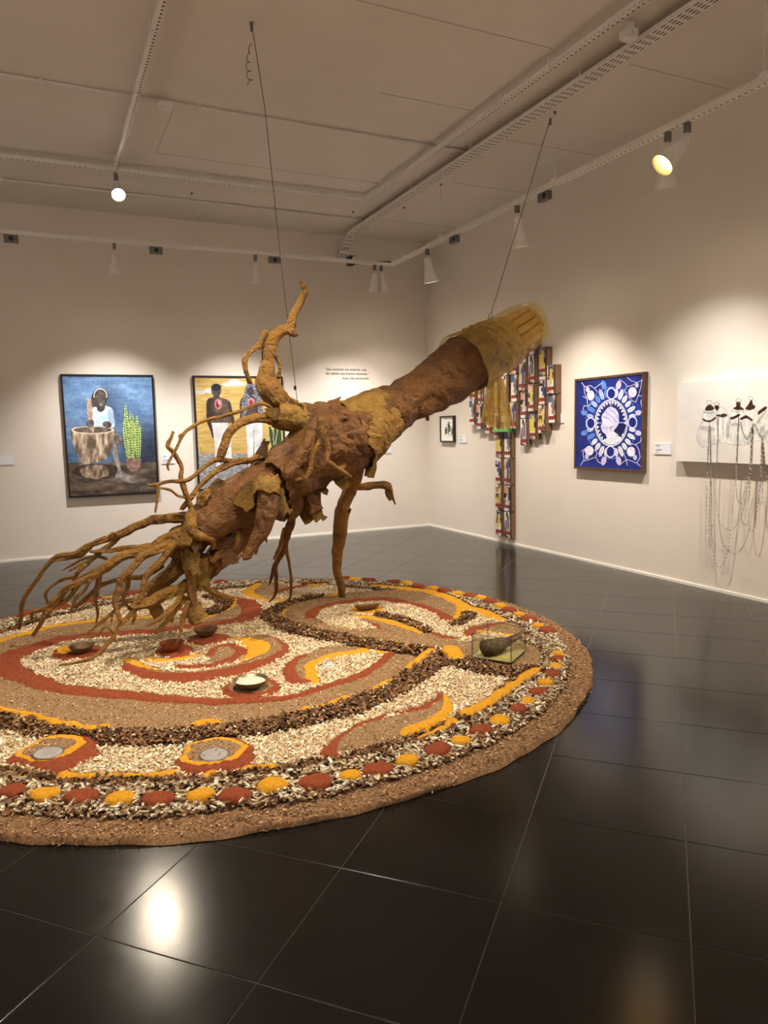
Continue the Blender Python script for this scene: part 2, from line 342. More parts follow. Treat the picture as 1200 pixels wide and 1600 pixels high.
# faint board joints on the ceiling, thin raised beads
for k, (a, b) in enumerate([((-4.5, -2.35), (-1.9, -2.35)), ((-4.5, -2.35), (-4.5, -3.5)), ((-1.25, -4.05), (-0.05, -4.05)), ((-1.2, -5.75), (-0.05, -5.75)), ((-1.1, -2.7), (-0.05, -2.7)), ((-1.6, -1.0), (-0.05, -1.0)), ((-3.9, -5.7), (-1.95, -5.7)), ((-2.9, -4.5), (-1.95, -4.5))]):
    struct(box('trim_%d' % (k+1), (min(a[0], b[0])-0.003, min(a[1], b[1])-0.003, H-0.003), (max(a[0], b[0])+0.003, max(a[1], b[1])+0.003, H), mat_plain('ceiling_joint', (186, 174, 162), 0.8) if k == 0 else bpy.data.materials['ceiling_joint']))

# ------------------------------------------------------------------ ceiling cable channels and pipes
def channel(name, a, b, wdt, hgt, axis, z, mat, label, brackets):
    t = empty(name, ((a[0]+b[0])/2, (a[1]+b[1])/2, z), label, 'cable tray')
    lo = [min(a[0], b[0]), min(a[1], b[1])]; hi = [max(a[0], b[0]), max(a[1], b[1])]; lo[1-axis] -= wdt/2; hi[1-axis] += wdt/2
    th = 0.003; box('base_plate', (lo[0], lo[1], z), (hi[0], hi[1], z+th), mat, t)
    for s in (0, 1):
        l2, h2 = list(lo), list(hi)
        if s == 0: h2[1-axis] = lo[1-axis]+th
        else: l2[1-axis] = hi[1-axis]-th
        box('side_flange', (l2[0], l2[1], z+th), (h2[0], h2[1], z+hgt), M['white'], t)
    for p in brackets:
        c = [a[0], a[1]]; c[axis] = p; e = [0.012, 0.012]; e[1-axis] = wdt/2+0.012
        mb = MB(); mb.box((c[0]-e[0], c[1]-e[1], z-0.006), (c[0]+e[0], c[1]+e[1], z-0.001))
        for s in (-1, 1):
            q = list(c); q[1-axis] += s*(wdt/2+0.008); mb.box((q[0]-0.004, q[1]-0.004, z-0.006), (q[0]+0.004, q[1]+0.004, H-0.001))
        mb.build('bracket', M['white'], t)
    return t
ZT = H-0.09
channel('cable_channel', (-4.87, -9.5), (-4.87, -1.95), 0.041, 0.04, 1, ZT, M['perf_y'], 'white perforated channel running under the ceiling towards the dazzling lamp', [-2.2, -3.9, -4.95, -6.5])
channel('cable_channel', (-9.3, -1.9), (-1.88, -1.9), 0.041, 0.04, 0, ZT, M['perf_x'], 'white perforated cross channel parallel to the rear wall', [-6.4, -3.6, -2.5])
channel('cable_channel', (-1.88, -9.5), (-1.88, -1.93), 0.041, 0.04, 1, ZT, M['perf_y'], 'narrow white perforated channel beside the wide ceiling tray', [-2.5, -4.9, -5.6, -6.6])
# wide tray that bends down to the rear wall
t = empty('cable_tray', (-1.47, -4, ZT), 'wide white perforated cable tray that bends down at the rear wall', 'cable tray')
zs = [(-9.5, ZT), (-0.62, ZT), (-0.42, ZT-0.03), (-0.20, ZT-0.13), (-0.06, ZT-0.30)]
V = []; F = []
for y, z in zs: V += [(-1.535, y, z), (-1.405, y, z), (-1.405, y, z+0.004), (-1.535, y, z+0.004)]
for i in range(len(zs)-1):
    for k in range(4): F.append((i*4+k, i*4+(k+1) % 4, i*4+4+(k+1) % 4, i*4+4+k))
F += [(3, 2, 1, 0), tuple(range(len(V)-4, len(V)))]
mesh('tray_bed', V, F, M['perf_tray'], t)
for x in (-1.537, -1.403):
    V = []; F = []
    for y, z in zs: V += [(x-0.002, y, z+0.004), (x+0.002, y, z+0.004), (x+0.002, y, z+0.035), (x-0.002, y, z+0.035)]
    for i in range(len(zs)-1):
        for k in range(4): F.append((i*4+k, i*4+(k+1) % 4, i*4+4+(k+1) % 4, i*4+4+k))
    F += [(3, 2, 1, 0), tuple(range(len(V)-4, len(V)))]
    mesh('side_flange', V, F, M['white'], t)
for y in (-1.0, -2.5, -3.85, -5.55, -7.2):
    mb = MB(); mb.box((-1.56, y-0.012, ZT-0.006), (-1.38, y+0.012, ZT-0.001)); mb.box((-1.56, y-0.004, ZT), (-1.552, y+0.004, H-0.001)); mb.box((-1.388, y-0.004, ZT), (-1.38, y+0.004, H-0.001)); mb.build('bracket', M['white'], t)
# thin conduits on the ceiling
for (x0, x1, y, lab, cl) in ((-9.3, -1.3, -3.66, 'thin white conduit crossing the ceiling past a junction box', [-5.6, -4.3, -2.2]), (-9.3, -1.42, -0.95, 'thin white conduit along the ceiling near the rear wall', [-6.0, -4.1, -2.4])):
    t = empty('conduit', ((x0+x1)/2, y, H-0.02), lab, 'conduit'); mesh('pipe', *cyl_vf((x0, y, H-0.018), (x1, y, H-0.018), 0.013, 10), M['white'], t, True)
    for c in cl: box('clip', (c-0.012, y-0.02, H-0.036), (c+0.012, y+0.02, H-0.0005), M['white'], t)
t = empty('junction_box', (-4.60, -3.66, H-0.06), 'small white junction box on the ceiling conduit', 'junction box')
box('body', (-4.66, -3.71, H-0.075), (-4.54, -3.61, H-0.034), M['white'], t, 0.006); box('lid', (-4.65, -3.70, H-0.081), (-4.55, -3.62, H-0.0755), M['white'], t, 0.002)
t = empty('ceiling_sensor', (-1.64, -6.22, H-0.1), 'white boxy sensor on the ceiling between two channels', 'sensor')
mesh('mount', *cyl_vf((-1.66, -6.22, H-0.001), (-1.66, -6.22, H-0.05), 0.035, 14), M['white'], t); box('body', (-1.71, -6.27, H-0.12), (-1.61, -6.17, H-0.05), M['white'], t, 0.012); mesh('lens', *cyl_vf((-1.66, -6.272, H-0.085), (-1.66, -6.28, H-0.085), 0.018, 12), M['white'], t)

# ------------------------------------------------------------------ lighting tracks
ZR = 3.885
def rail(name, a, b, axis, rods, boxes, label):
    t = empty(name, (a[0], a[1], ZR), label, 'lighting track')
    lo = [min(a[0], b[0]), min(a[1], b[1])]; hi = [max(a[0], b[0]), max(a[1], b[1])]; lo[1-axis] -= 0.0205; hi[1-axis] += 0.0205
    mb = MB(); mb.box((lo[0], lo[1], ZR+0.004), (hi[0], hi[1], ZR+0.045)); mb.build('rail_body', M['white'], t)
    box('perforated_lip', (lo[0], lo[1], ZR), (hi[0], hi[1], ZR+0.0035), M['perf_x'] if axis == 0 else M['perf_y'], t)
    for p in rods:
        c = [a[0], a[1]]; c[axis] = p
        rd = mesh('hanging_rod', *cyl_vf((c[0], c[1], ZR+0.075), (c[0], c[1], H-0.02), 0.0045, 8), M['white'], t)
        mb = MB(); mb.box((c[0]-0.016, c[1]-0.026, ZR+0.046), (c[0]+0.016, c[1]+0.026, ZR+0.085)); mb.build('rod_clamp', M['white'], t)
        mesh('ceiling_hook', *cyl_vf((c[0], c[1], H-0.02), (c[0], c[1], H-0.0005), 0.014, 10), M['steel'], t)
    return t
rail('lighting_track', (-9.3, -1.2), (-1.2, -1.2), 0, [-6.9, -3.915, -1.765], [], 'white lighting track hung along the rear wall')
rail('lighting_track', (-1.2, -9.6), (-1.2, -1.221), 1, [-1.62, -2.611, -4.779, -7.0], [], 'white lighting track hung along the side wall')
rail('lighting_track', (-9.3, -11.9), (-0.6, -11.9), 0, [-7.0, -3.0], [], 'unseen white track added for the fill lamps behind the camera')  # added out of view to carry the rear fill lamps
rail('lighting_track', (-8.3, -11.5), (-8.3, -1.5), 1, [-9.0, -4.0], [], 'unseen white track added for the fill lamps on the far left wall')  # added out of view to carry the side fill lamps
for k, (x, y, lab) in enumerate([(-5.95, -1.2, 'grey socket box under the rear track at the far left'), (-4.38, -1.2, 'grey socket box under the rear track right of the mortar lamp'), (-2.893, -1.2, 'grey socket box under the rear track beside the hanging wire'), (-1.2, -4.628, 'grey socket box under the side track beside the slanting wire'), (-1.2, -2.913, 'grey socket box under the side track near the corner')]):
    t = empty('socket_box', (x, y, ZR-0.06), lab, 'socket box', 'socket boxes on the lighting tracks'); L = (0.075, 0.03) if y == -1.2 else (0.03, 0.075)
    box('casing', (x-L[0], y-L[1], ZR-0.085), (x+L[0], y+L[1], ZR-0.004), M['steel'], t, 0.004)
    if y == -1.2: mesh('outlet', *cyl_vf((x, y-0.031, ZR-0.045), (x, y-0.036, ZR-0.045), 0.026, 14), M['dark'], t)
    else: mesh('outlet', *cyl_vf((x-0.031, y-0.03, ZR-0.045), (x-0.036, y-0.03, ZR-0.045), 0.026, 14), M['dark'], t)
# dark pipe bridging tray and track corner
t = empty('black_cable_duct', (-1.5, -0.3, 4.05), 'short black cable duct between the tray end and the track corner', 'cable duct')
e0 = Vector((-1.42, -0.30, 4.10)); e1 = Vector((-1.19, -1.14, 3.95)); mesh('duct', *cyl_vf(e0, e1, 0.02, 10), M['dark'], t, True); box('end_box', (-1.475, -0.36, 4.07), (-1.385, -0.22, 4.20), M['dark'], t, 0.006)

# ------------------------------------------------------------------ spotlights
def glow(name, c, s): return mat_plain(name, (255, 250, 240), 0.4, emit=c, es=s)
M['glow_white'] = glow('lit_bulb_white', (255, 238, 205), 40); M['glow_amber'] = glow('lit_bulb_amber', (255, 178, 80), 14); M['reflector'] = mat_plain('amber_reflector', (240, 170, 90), 0.25, 0.6)
for kind, pos, aim, watts, ang, blend, colr, lab in LAMPS:
    pos = Vector(pos); z0 = ZR if kind not in ('tray', 'beam') else ZT
    t = empty('spotlight', (pos.x, pos.y, z0), lab, 'spotlight', 'gallery spotlights')
    piv = Vector((pos.x, pos.y, z0-0.125)); d = (Vector(aim)-piv).normalized()
    if True:
        a = 0 if kind in ('left', 'rear') else 1
        e = (0.016, 0.023) if a == 0 else (0.023, 0.016)
        mb = MB(); mb.box((pos.x-e[0], pos.y-e[1], z0-0.075), (pos.x+e[0], pos.y+e[1], z0-0.001)); mb.build('clamp', M['steel'], t)
        mesh('stem', *cyl_vf((pos.x, pos.y, z0-0.075), piv, 0.008, 8), M['white'], t)
    prof = [(0.0, -0.015), (0.026, -0.012), (0.034, 0.01), (0.035, 0.05), (0.040, 0.075), (0.046, 0.11), (0.058, 0.16), (0.066, 0.20), (0.068, 0.205), (0.063, 0.205), (0.054, 0.165), (0.042, 0.11)]
    ks = 1.4 if kind == 'right' else 1.12; prof = [(r_*ks, h_*ks) for r_, h_ in prof]; shade_ = mesh('shade', *lathe_vf(prof, 24, d, piv), M['white'], t, True)
    lit = lab.startswith('glowing') or lab.startswith('dazzling')
    V, F = lathe_vf([(0.0, 0.0), (0.030*ks, 0.0), (0.050*ks, 0.012), (0.0, 0.02)], 20, d, piv+d*0.165*ks)
    mesh('bulb', V, F, M['glow_amber'] if 'amber' in lab else M['glow_white'], shade_, True)
    ld = bpy.data.lights.new('spot_beam', 'SPOT'); ld.energy = watts; ld.color = colr; ld.spot_size = math.radians(ang); ld.spot_blend = blend; ld.shadow_soft_size = 0.05
    lo = bpy.data.objects.new('spot_beam', ld); COL.objects.link(lo); lo.parent = t; lo.location = (piv+d*0.215*ks)-Vector(t.location); lo.rotation_euler = d.to_track_quat('-Z', 'Y').to_euler()
# ------------------------------------------------------------------ flat pictures: colour per vertex
def vn(x, y, seed=0):
    xi = np.floor(x).astype(np.int64); yi = np.floor(y).astype(np.int64); fx = x-xi; fy = y-yi; fx = fx*fx*(3-2*fx); fy = fy*fy*(3-2*fy)
    def h(a, b):
        n = (a*374761393+b*668265263+seed*974711) & 0xffffffff; n = ((n ^ (n >> 13))*1274126177) & 0xffffffff; return ((n ^ (n >> 16)) & 0xffff)/65535.0
    return (h(xi, yi)*(1-fx)+h(xi+1, yi)*fx)*(1-fy)+(h(xi, yi+1)*(1-fx)+h(xi+1, yi+1)*fx)*fy
def fbm(x, y, seed=0, o=4):
    s = 0; a = 0.5; n = 0
    for k in range(o): s = s+a*vn(x*2**k, y*2**k, seed+k*7); n += a; a *= 0.5
    return s/n
def inpoly(X, Y, P):
    P = np.asarray(P, float); m = np.zeros(X.shape, bool)
    for i in range(len(P)):
        x0, y0 = P[i]; x1, y1 = P[(i+1) % len(P)]
        if y0 == y1: continue
        c = ((Y >= min(y0, y1)) & (Y < max(y0, y1))); m ^= c & (X < (x1-x0)*(Y-y0)/(y1-y0)+x0)
    return m
def segdist(X, Y, P):
    d = np.full(X.shape, 1e9)
    for (x0, y0), (x1, y1) in zip(P[:-1], P[1:]):
        dx, dy = x1-x0, y1-y0; t = np.clip(((X-x0)*dx+(Y-y0)*dy)/(dx*dx+dy*dy+1e-9), 0, 1); d = np.minimum(d, np.hypot(X-x0-t*dx, Y-y0-t*dy))
    return d
class Pic:
    """a flat painted sheet on a wall plane; drawn in the coordinates (ox, oy, k) of a close-up of the photograph"""
    def __init__(s, axis, val, a0, a1, z0, z1, nx, nz, crop):
        s.axis, s.val = axis, val; A, Z = np.meshgrid(np.linspace(a0, a1, nx), np.linspace(z1, z0, nz)); s.shape = A.shape
        s.P = np.stack([A, np.full_like(A, val), Z], -1) if axis == 1 else np.stack([np.full_like(A, val), A, Z], -1)
        q = proj(s.P.reshape(-1, 3)).reshape(nz, nx, 2); s.X = (q[..., 0]-crop[0])*crop[2]; s.Y = (q[..., 1]-crop[1])*crop[2]; s.C = np.ones(A.shape+(3,)); s.nx, s.nz = nx, nz
    def put(s, m, c, a=1.0):
        c = np.asarray(c, float); c = c if c.ndim > 1 else np.broadcast_to(c, s.C.shape); m = np.asarray(m, float)*a
        s.C = s.C*(1-m[..., None])+(c/255.0)*m[..., None]
    def fill(s, c1, c2, sc, seed=0, stretch=(1, 1)):
        f = fbm(s.X/sc*stretch[0], s.Y/sc*stretch[1], seed); s.put(np.ones(s.shape), np.array(c1)[None, None]*(1-f[..., None])+np.array(c2)[None, None]*f[..., None])
    def tex(s, m, c1, c2, sc, seed=0, st=(1, 1), a=1.0):
        f = np.clip((fbm(s.X/sc*st[0], s.Y/sc*st[1], seed)-0.5)*2.2+0.5, 0, 1)[..., None]; s.put(m, np.array(c1)*(1-f)+np.array(c2)*f, a)
    def poly(s, P, c, c2=None, sc=40, st=(1, 1), a=1.0, sm=True, seed=3):
        P = catmull(P, 5, True) if sm else P; m = inpoly(s.X, s.Y, P); s.tex(m, c, c2, sc, seed, st, a) if c2 is not None else s.put(m, c, a); return m
    def ell(s, cx, cy, rx, ry, c, c2=None, rot=0, a=1.0):
        X, Y = s.X-cx, s.Y-cy; co, si = math.cos(rot), math.sin(rot); m = ((X*co+Y*si)/rx)**2+((-X*si+Y*co)/ry)**2 <= 1
        s.tex(m, c, c2, 30, 5, a=a) if c2 is not None else s.put(m, c, a); return m
    def ring(s, cx, cy, rx, ry, wd, c): s.put(np.abs(np.hypot((s.X-cx)/rx, (s.Y-cy)/ry)-1)*min(rx, ry) < wd/2, c)
    def line(s, P, wd, c, sm=False, a=1.0): s.put(segdist(s.X, s.Y, catmull(P, 4) if sm else P) < wd/2, c, a)
    def leaf(s, b, t, wd, c, c2=None, stripe=None):
        b, t = np.array(b, float), np.array(t, float); d = t-b; L = np.hypot(*d); d /= L; u = (s.X-b[0])*d[0]+(s.Y-b[1])*d[1]; v = -(s.X-b[0])*d[1]+(s.Y-b[1])*d[0]
        tt = np.clip(u/L, 0, 1); w = wd*np.sin(np.pi*np.clip(0.12+0.88*tt, 0, 1))**0.7; m = (u >= 0) & (u <= L) & (np.abs(v) < w)
        s.put(m, c)
        if stripe is not None: s.put(m & (np.sin(u*stripe+0.4*np.sin(v*0.3)) > 0.25) & (np.abs(v) < w*0.72), c2)
        return m
    def build(s, name, parent, mat):
        V = s.P.reshape(-1, 3); i = np.arange(s.nx*s.nz).reshape(s.nz, s.nx); F = np.stack([i[:-1, :-1], i[1:, :-1], i[1:, 1:], i[:-1, 1:]], -1).reshape(-1, 4)
        if s.axis == 0: F = F[:, ::1]
        return mesh(name, V, F, mat, parent, cols=lin(np.clip(s.C, 0, 1).reshape(-1, 3)*255))
def frame(parent, axis, a0, a1, z0, z1, wd, dp, mat, back=True):
    """four mitre-less frame bars and a backing board, standing proud of the wall"""
    def bx(name, lo, hi, m):
        if axis == 1: box(name, (lo[0], -dp, lo[1]), (hi[0], -0.001, hi[1]), m, parent, 0.002)
        else: box(name, (-dp, lo[0], lo[1]), (-0.001, hi[0], hi[1]), m, parent, 0.002)
    bx('frame_bar', (a0-wd, z1), (a1+wd, z1+wd), mat); bx('frame_bar', (a0-wd, z0-wd), (a1+wd, z0), mat); bx('frame_bar', (a0-wd, z0), (a0, z1), mat); bx('frame_bar', (a1, z0), (a1+wd, z1), mat)
    if axis == 1: box('backing_board', (a0, -dp*0.6, z0), (a1, -0.001, z1), M['wood'], parent)
    else: box('backing_board', (-dp*0.6, a0, z0), (-0.001, a1, z1), M['wood'], parent)
WHT = (232, 232, 240)
# --- painting 1: pounding grain in a mortar
t = empty('framed_painting', (-4.93, 0, 0.82), 'tall black-framed painting of a seated figure with a mortar and a snake plant', 'painting')
frame(t, 1, -5.49, -4.362, 0.825, 2.415, 0.024, 0.055, M['black'])
p = Pic(1, -0.045, -5.49, -4.362, 0.825, 2.415, 230, 320, (80, 570, 6.667))
p.fill((44, 78, 128), (96, 146, 200), 150, 1, (0.6, 1.3)); p.tex(np.ones(p.shape), (60, 100, 160), (150, 190, 226), 60, 9, (0.35, 1.6), 0.28)
p.put(np.clip((p.X-480)/500, 0, 1)*np.clip((p.Y-480)/350, 0, 1), (22, 30, 46), 0.85); p.put(np.clip((p.Y-600)/500, 0, 1)*np.clip(1-(p.X-150)/300, 0, 1), (40, 52, 74), 0.5)
p.put(inpoly(p.X, p.Y, [(150, 560), (265, 565), (270, 640), (160, 650)]), (86, 104, 146), 0.6)
p.tex(p.Y > 1025+12*np.sin(p.X/60), (60, 48, 40), (116, 98, 80), 60, 4, (0.5, 1.4)); p.put((np.hypot((p.X-480)/260, (p.Y-1110)/80) < 1), (40, 32, 28), 0.65)
p.put(np.clip(1.3-np.hypot((p.X-560)/190, (p.Y-400)/230), 0, 1)*(p.X > 520), (30, 44, 70), 0.6)
p.ell(500, 350, 82, 95, (46, 40, 40)); p.ell(455, 400, 40, 40, (60, 52, 50))
p.poly([(430, 470), (470, 442), (510, 470), (560, 430), (635, 460), (655, 560), (650, 650), (520, 660), (440, 650)], (150, 186, 214), (200, 224, 240), 50)
p.poly([(480, 400), (548, 400), (560, 455), (520, 492), (480, 470)], (58, 50, 48)); p.ell(515, 345, 55, 78, (52, 44, 42), (84, 72, 66)); p.ell(520, 415, 22, 14, (150, 140, 130), a=0.6)
p.put((np.abs(np.hypot((p.X-512)/66, (p.Y-320)/68)-1) < 0.075) & (p.Y < 345), (196, 180, 158)); p.line([(470, 335), (575, 335)], 8, (110, 100, 92), a=0.5)
p.poly([(590, 480), (640, 470), (655, 600), (600, 600)], (90, 120, 160), a=0.5)
p.poly([(650, 690), (720, 735), (742, 800), (715, 850), (680, 840), (650, 780)], (62, 56, 54), (120, 108, 98), 30)
p.poly([(640, 780), (680, 860), (700, 960), (725, 1085), (770, 1130), (905, 1195), (900, 1222), (830, 1232), (700, 1190), (666, 1160), (690, 1090), (655, 980), (630, 880)], (104, 100, 100), (170, 162, 156), 40)
for k in range(4): p.line([(830+k*18, 1225-k*8), (860+k*14, 1195-k*6)], 3, (50, 48, 48))
p.poly([(200, 690), (215, 660), (300, 640), (430, 636), (560, 640), (640, 658), (656, 700), (640, 840), (600, 945), (540, 1000), (440, 1022), (330, 1032), (270, 930), (220, 800)], (92, 72, 54), (206, 184, 154), 45, (1.5, 0.45), seed=8)
p.ell(430, 680, 222, 42, (205, 188, 164)); p.ell(432, 678, 200, 32, (64, 56, 52), (110, 96, 86))
p.poly([(372, 365), (395, 358), (414, 372), (440, 600), (446, 702), (418, 704), (385, 580)], (140, 112, 92), (190, 160, 132), 20)
p.ell(405, 612, 42, 40, (52, 46, 46), (96, 86, 80)); p.ell(582, 622, 48, 34, (52, 46, 46), (100, 90, 84), 0.3)
p.poly([(298, 1115), (340, 1068), (440, 1045), (560, 1052), (602, 1120), (590, 1160), (540, 1170), (480, 1196), (420, 1182), (350, 1172)], (90, 70, 54), (186, 160, 128), 40, (1.4, 0.6))
for a, b, wd in (((845, 975), (818, 468), 13), ((860, 975), (850, 508), 16), ((900, 975), (893, 515), 20), ((812, 975), (770, 396), 21), ((915, 970), (925, 620), 13), ((800, 965), (752, 578), 17), ((836, 980), (812, 640), 16), ((858, 980), (860, 690), 10), ((808, 980), (772, 860), 9)):
    p.leaf(a, b, wd+7, (26, 36, 34)); p.leaf(a, b, wd+3, (200, 224, 130)); p.leaf(a, b, wd, (150, 186, 84), (30, 50, 30), 0.24)
p.poly([(780, 975), (932, 975), (926, 1062), (892, 1110), (830, 1112), (792, 1070)], (104, 74, 62), (160, 122, 104), 30, sm=False)
grey = p.C.mean(-1, keepdims=True); p.C = (grey+(p.C-grey)*0.82)*(1.18-0.2*np.clip((p.Y-650)/700, 0, 1)[..., None]); p.tex(np.ones(p.shape), (30, 30, 34), (200, 196, 190), 26, 77, a=0.10)
p.build('painted_canvas', t, M['vcol'])
# --- painting 2: two standing figures
t = empty('framed_painting', (-3.14, 0, 0.82), 'tall black-framed painting of two bare-chested figures on yellow, half hidden by roots', 'painting')
frame(t, 1, -3.775, -2.505, 0.825, 2.415, 0.024, 0.055, M['black'])
p = Pic(1, -0.045, -3.775, -2.505, 0.825, 2.415, 230, 300, (290, 570, 6.316))
p.fill((176, 134, 52), (232, 200, 120), 90, 2, (0.4, 1.8)); p.tex(np.ones(p.shape), (196, 156, 66), (240, 218, 150), 30, 12, (0.3, 2.0), 0.4)
for cx, cy, rx, ry in ((150, 270, 50, 22), (235, 255, 50, 26), (480, 175, 60, 34), (420, 195, 60, 20), (540, 185, 50, 20), (860, 190, 70, 30)): p.ell(cx, cy, rx, ry, (206, 206, 214), (240, 238, 236), a=0.9)
gy = p.Y > 876; p.tex(gy, (70, 70, 74), (226, 226, 224), 5, 6)
p.poly([(210, 352), (300, 322), (400, 340), (446, 385), (465, 545), (418, 575), (258, 575), (214, 540)], (58, 44, 40), (112, 90, 78), 50); p.line([(228, 360), (225, 540), (260, 640), (278, 705)], 36, (58, 46, 42), True); p.line([(430, 380), (465, 540), (478, 640)], 30, (70, 56, 50), True)
p.ell(302, 252, 50, 62, (46, 44, 46), (96, 92, 92)); p.poly([(280, 300), (328, 300), (335, 345), (275, 345)], (80, 70, 66)); p.ell(302, 222, 49, 36, (40, 38, 42))
p.ell(322, 388, 36, 52, (204, 130, 134)); p.ell(318, 392, 20, 34, (150, 40, 56)); p.ell(332, 372, 10, 20, (230, 190, 190))
p.poly([(258, 572), (418, 572), (446, 760), (460, 1005), (400, 1010), (350, 760), (340, 1010), (300, 1005), (285, 760)], (206, 206, 210), (244, 244, 244), 50, sm=False)
p.poly([(545, 340), (640, 300), (740, 345), (770, 520), (740, 560), (560, 555), (535, 470)], (64, 48, 44), (116, 92, 82), 50)
p.poly([(602, 200), (640, 175), (690, 215), (745, 350), (762, 505), (725, 500), (690, 330), (625, 330), (600, 480), (560, 510), (556, 380)], (40, 46, 62), (176, 184, 204), 7)
p.ell(640, 262, 34, 44, (72, 60, 60)); p.ell(648, 376, 36, 50, (206, 132, 140)); p.ell(646, 380, 20, 32, (152, 44, 62))
p.poly([(592, 560), (758, 560), (760, 760), (752, 1010), (690, 1010), (674, 700), (660, 1010), (622, 1010), (606, 760)], (204, 206, 212), (244, 244, 246), 50, sm=False); p.line([(672, 640), (676, 1000)], 4, (90, 90, 96))
for b, tp, wd in (((905, 900), (825, 600), 30), ((905, 900), (880, 560), 22), ((910, 900), (930, 600), 26)): p.leaf(b, tp, wd+7, (220, 206, 110)); p.leaf(b, tp, wd, (52, 84, 56))
p.line([(150, 880), (155, 830), (140, 815)], 4, (40, 40, 36)); p.line([(165, 880), (180, 860)], 4, (40, 40, 36))
grey = p.C.mean(-1, keepdims=True); p.C = (grey+(p.C-grey)*0.86)*0.95
p.build('painted_canvas', t, M['vcol'])
# --- small pale picture behind the leg root
t = empty('small_canvas', (-1.2, 0, 1.25), 'pale canvas with a grey drawing glimpsed between trunk and leg root', 'painting')
box('stretcher', (-1.50, -0.04, 1.262), (-0.925, -0.001, 1.82), M['white'], t); box('lower_rail', (-1.50, -0.045, 1.24), (-0.925, -0.001, 1.2615), M['black'], t)
p = Pic(1, -0.0405, -1.50, -0.925, 1.262, 1.82, 90, 90, (490, 560, 9.23)); p.fill((232, 232, 234), (246, 244, 242), 60, 3)
p.poly([(540, 1290), (600, 1150), (700, 1090), (760, 1100), (720, 1200), (650, 1300)], (60, 66, 74), (196, 198, 202), 22); p.build('painted_canvas', t, M['vcol_matte'])
# --- blue print on the side wall
t = empty('framed_painting', (0, -4.27, 1.1), 'deep blue picture with a white turbaned profile in an oval, in a dark wooden frame', 'painting')
frame(t, 0, -4.79, -3.745, 1.135, 2.135, 0.026, 0.06, M['wood'])
p = Pic(0, -0.052, -4.79, -3.745, 1.135, 2.135, 300, 300, (890, 570, 6.667))
p.fill((14, 22, 84), (42, 66, 168), 160, 5); p.put(np.clip(1-np.hypot((p.X-430)/420, (p.Y-560)/520), 0, 1), (44, 70, 190), 0.55)
cx, cy = 433, 605; BL = (96, 142, 222)
p.ring(cx, cy, 262, 372, 6, (90, 130, 220))
for k in range(28):
    a = 2*math.pi*k/28; c, s_ = math.cos(a), math.sin(a)
    if k % 7 == 0: continue
    big = k % 7 in (2, 5); r0, r1 = 1.12, (1.62 if big else 1.52); wd = 22
    colr = WHT if (c > 0.2 or s_ > 0.5) else ((180, 196, 236) if k % 2 else BL)
    p.leaf((cx+172*r0*c, cy+242*r0*s_), (cx+172*r1*c, cy+242*r1*s_), wd, colr); p.line([(cx+172*(r0+.04)*c, cy+242*(r0+.04)*s_), (cx+172*(r1-.06)*c, cy+242*(r1-.06)*s_)], 4, (20, 32, 110))
for k in range(12):
    a = 2*math.pi*(k+0.5)/12; c, s_ = math.cos(a), math.sin(a); p.leaf((cx+172*1.55*c, cy+242*1.52*s_), (cx+172*1.98*c*(0.96 if abs(c) > .8 else 1), cy+242*1.90*s_), 27, (204, 196, 230) if c > 0 or s_ > .5 else (96, 138, 216))
for x, y in ((435, 300), (425, 905), (655, 600), (220, 610)): p.ell(x, y, 48, 62, (20, 34, 120)); p.ring(x, y, 44, 58, 11, (206, 214, 246))
for (x, y, rx, ry, x2, y2) in ((220, 320, 38, 52, 188, 258), (655, 285, 43, 54, 700, 212), (205, 895, 44, 50, 180, 955), (640, 905, 44, 52, 682, 965)):
    p.ell(x, y, rx+8, ry+8, (18, 28, 100)); p.ell(x2, y2, 26, 34, (18, 28, 100)); p.ell(x, y, rx, ry, (212, 196, 234), (250, 240, 250)); p.ell(x2, y2, 20, 28, (190, 196, 236))
bolts = [[(785, 108), (745, 165), (700, 185), (655, 215), (600, 225), (575, 190), (520, 150)], [(755, 150), (740, 240), (715, 320), (690, 390), (640, 365)], [(715, 320), (775, 330), (740, 380), (760, 470)], [(600, 225), (570, 270), (600, 300)], [(700, 185), (640, 165), (600, 130)], [(125, 185), (160, 230), (215, 215), (260, 245), (300, 215), (340, 185)], [(150, 215), (155, 290), (180, 350), (190, 430), (230, 405)], [(180, 350), (140, 330)], [(190, 430), (150, 425), (140, 470)], [(260, 245), (290, 280)],
         [(760, 1075), (700, 1025), (640, 1000), (590, 985), (565, 930)], [(700, 1025), (735, 960), (720, 880), (690, 830), (640, 825)], [(690, 830), (740, 800), (745, 750)], [(590, 985), (540, 1030), (510, 1045)], [(590, 985), (600, 1045)], [(115, 1045), (150, 990), (140, 920), (165, 870)], [(150, 1000), (210, 985), (270, 960), (290, 920), (260, 885)], [(270, 960), (300, 1010), (340, 1035)], [(165, 870), (125, 900)]]
for b in bolts: p.line(b, 8, (70, 100, 210), a=0.7); p.line(b, 4.6, (236, 230, 236))
p.ell(cx, cy, 172, 244, WHT); p.ell(cx, cy, 162, 232, (24, 38, 128)); p.ell(cx, cy, 156, 225, WHT); p.ell(cx, cy, 151, 219, (18, 30, 112))
for k in range(30):
    a = 2*math.pi*k/30; c, s_ = math.cos(a), math.sin(a); e = 0.075; q = [(cx+153*math.cos(a-e), cy+222*math.sin(a-e)), (cx+153*math.cos(a+e), cy+222*math.sin(a+e)), (cx+126*c, cy+186*s_)]; p.put(inpoly(p.X, p.Y, q), WHT)
p.line([(272, 605), (592, 600)], 10, (150, 176, 236)); p.line([(431, 385), (431, 450)], 6, (150, 176, 236)); p.put(inpoly(p.X, p.Y, [(460, 690), (520, 610), (590, 625), (570, 700), (515, 755)]), (14, 22, 84))
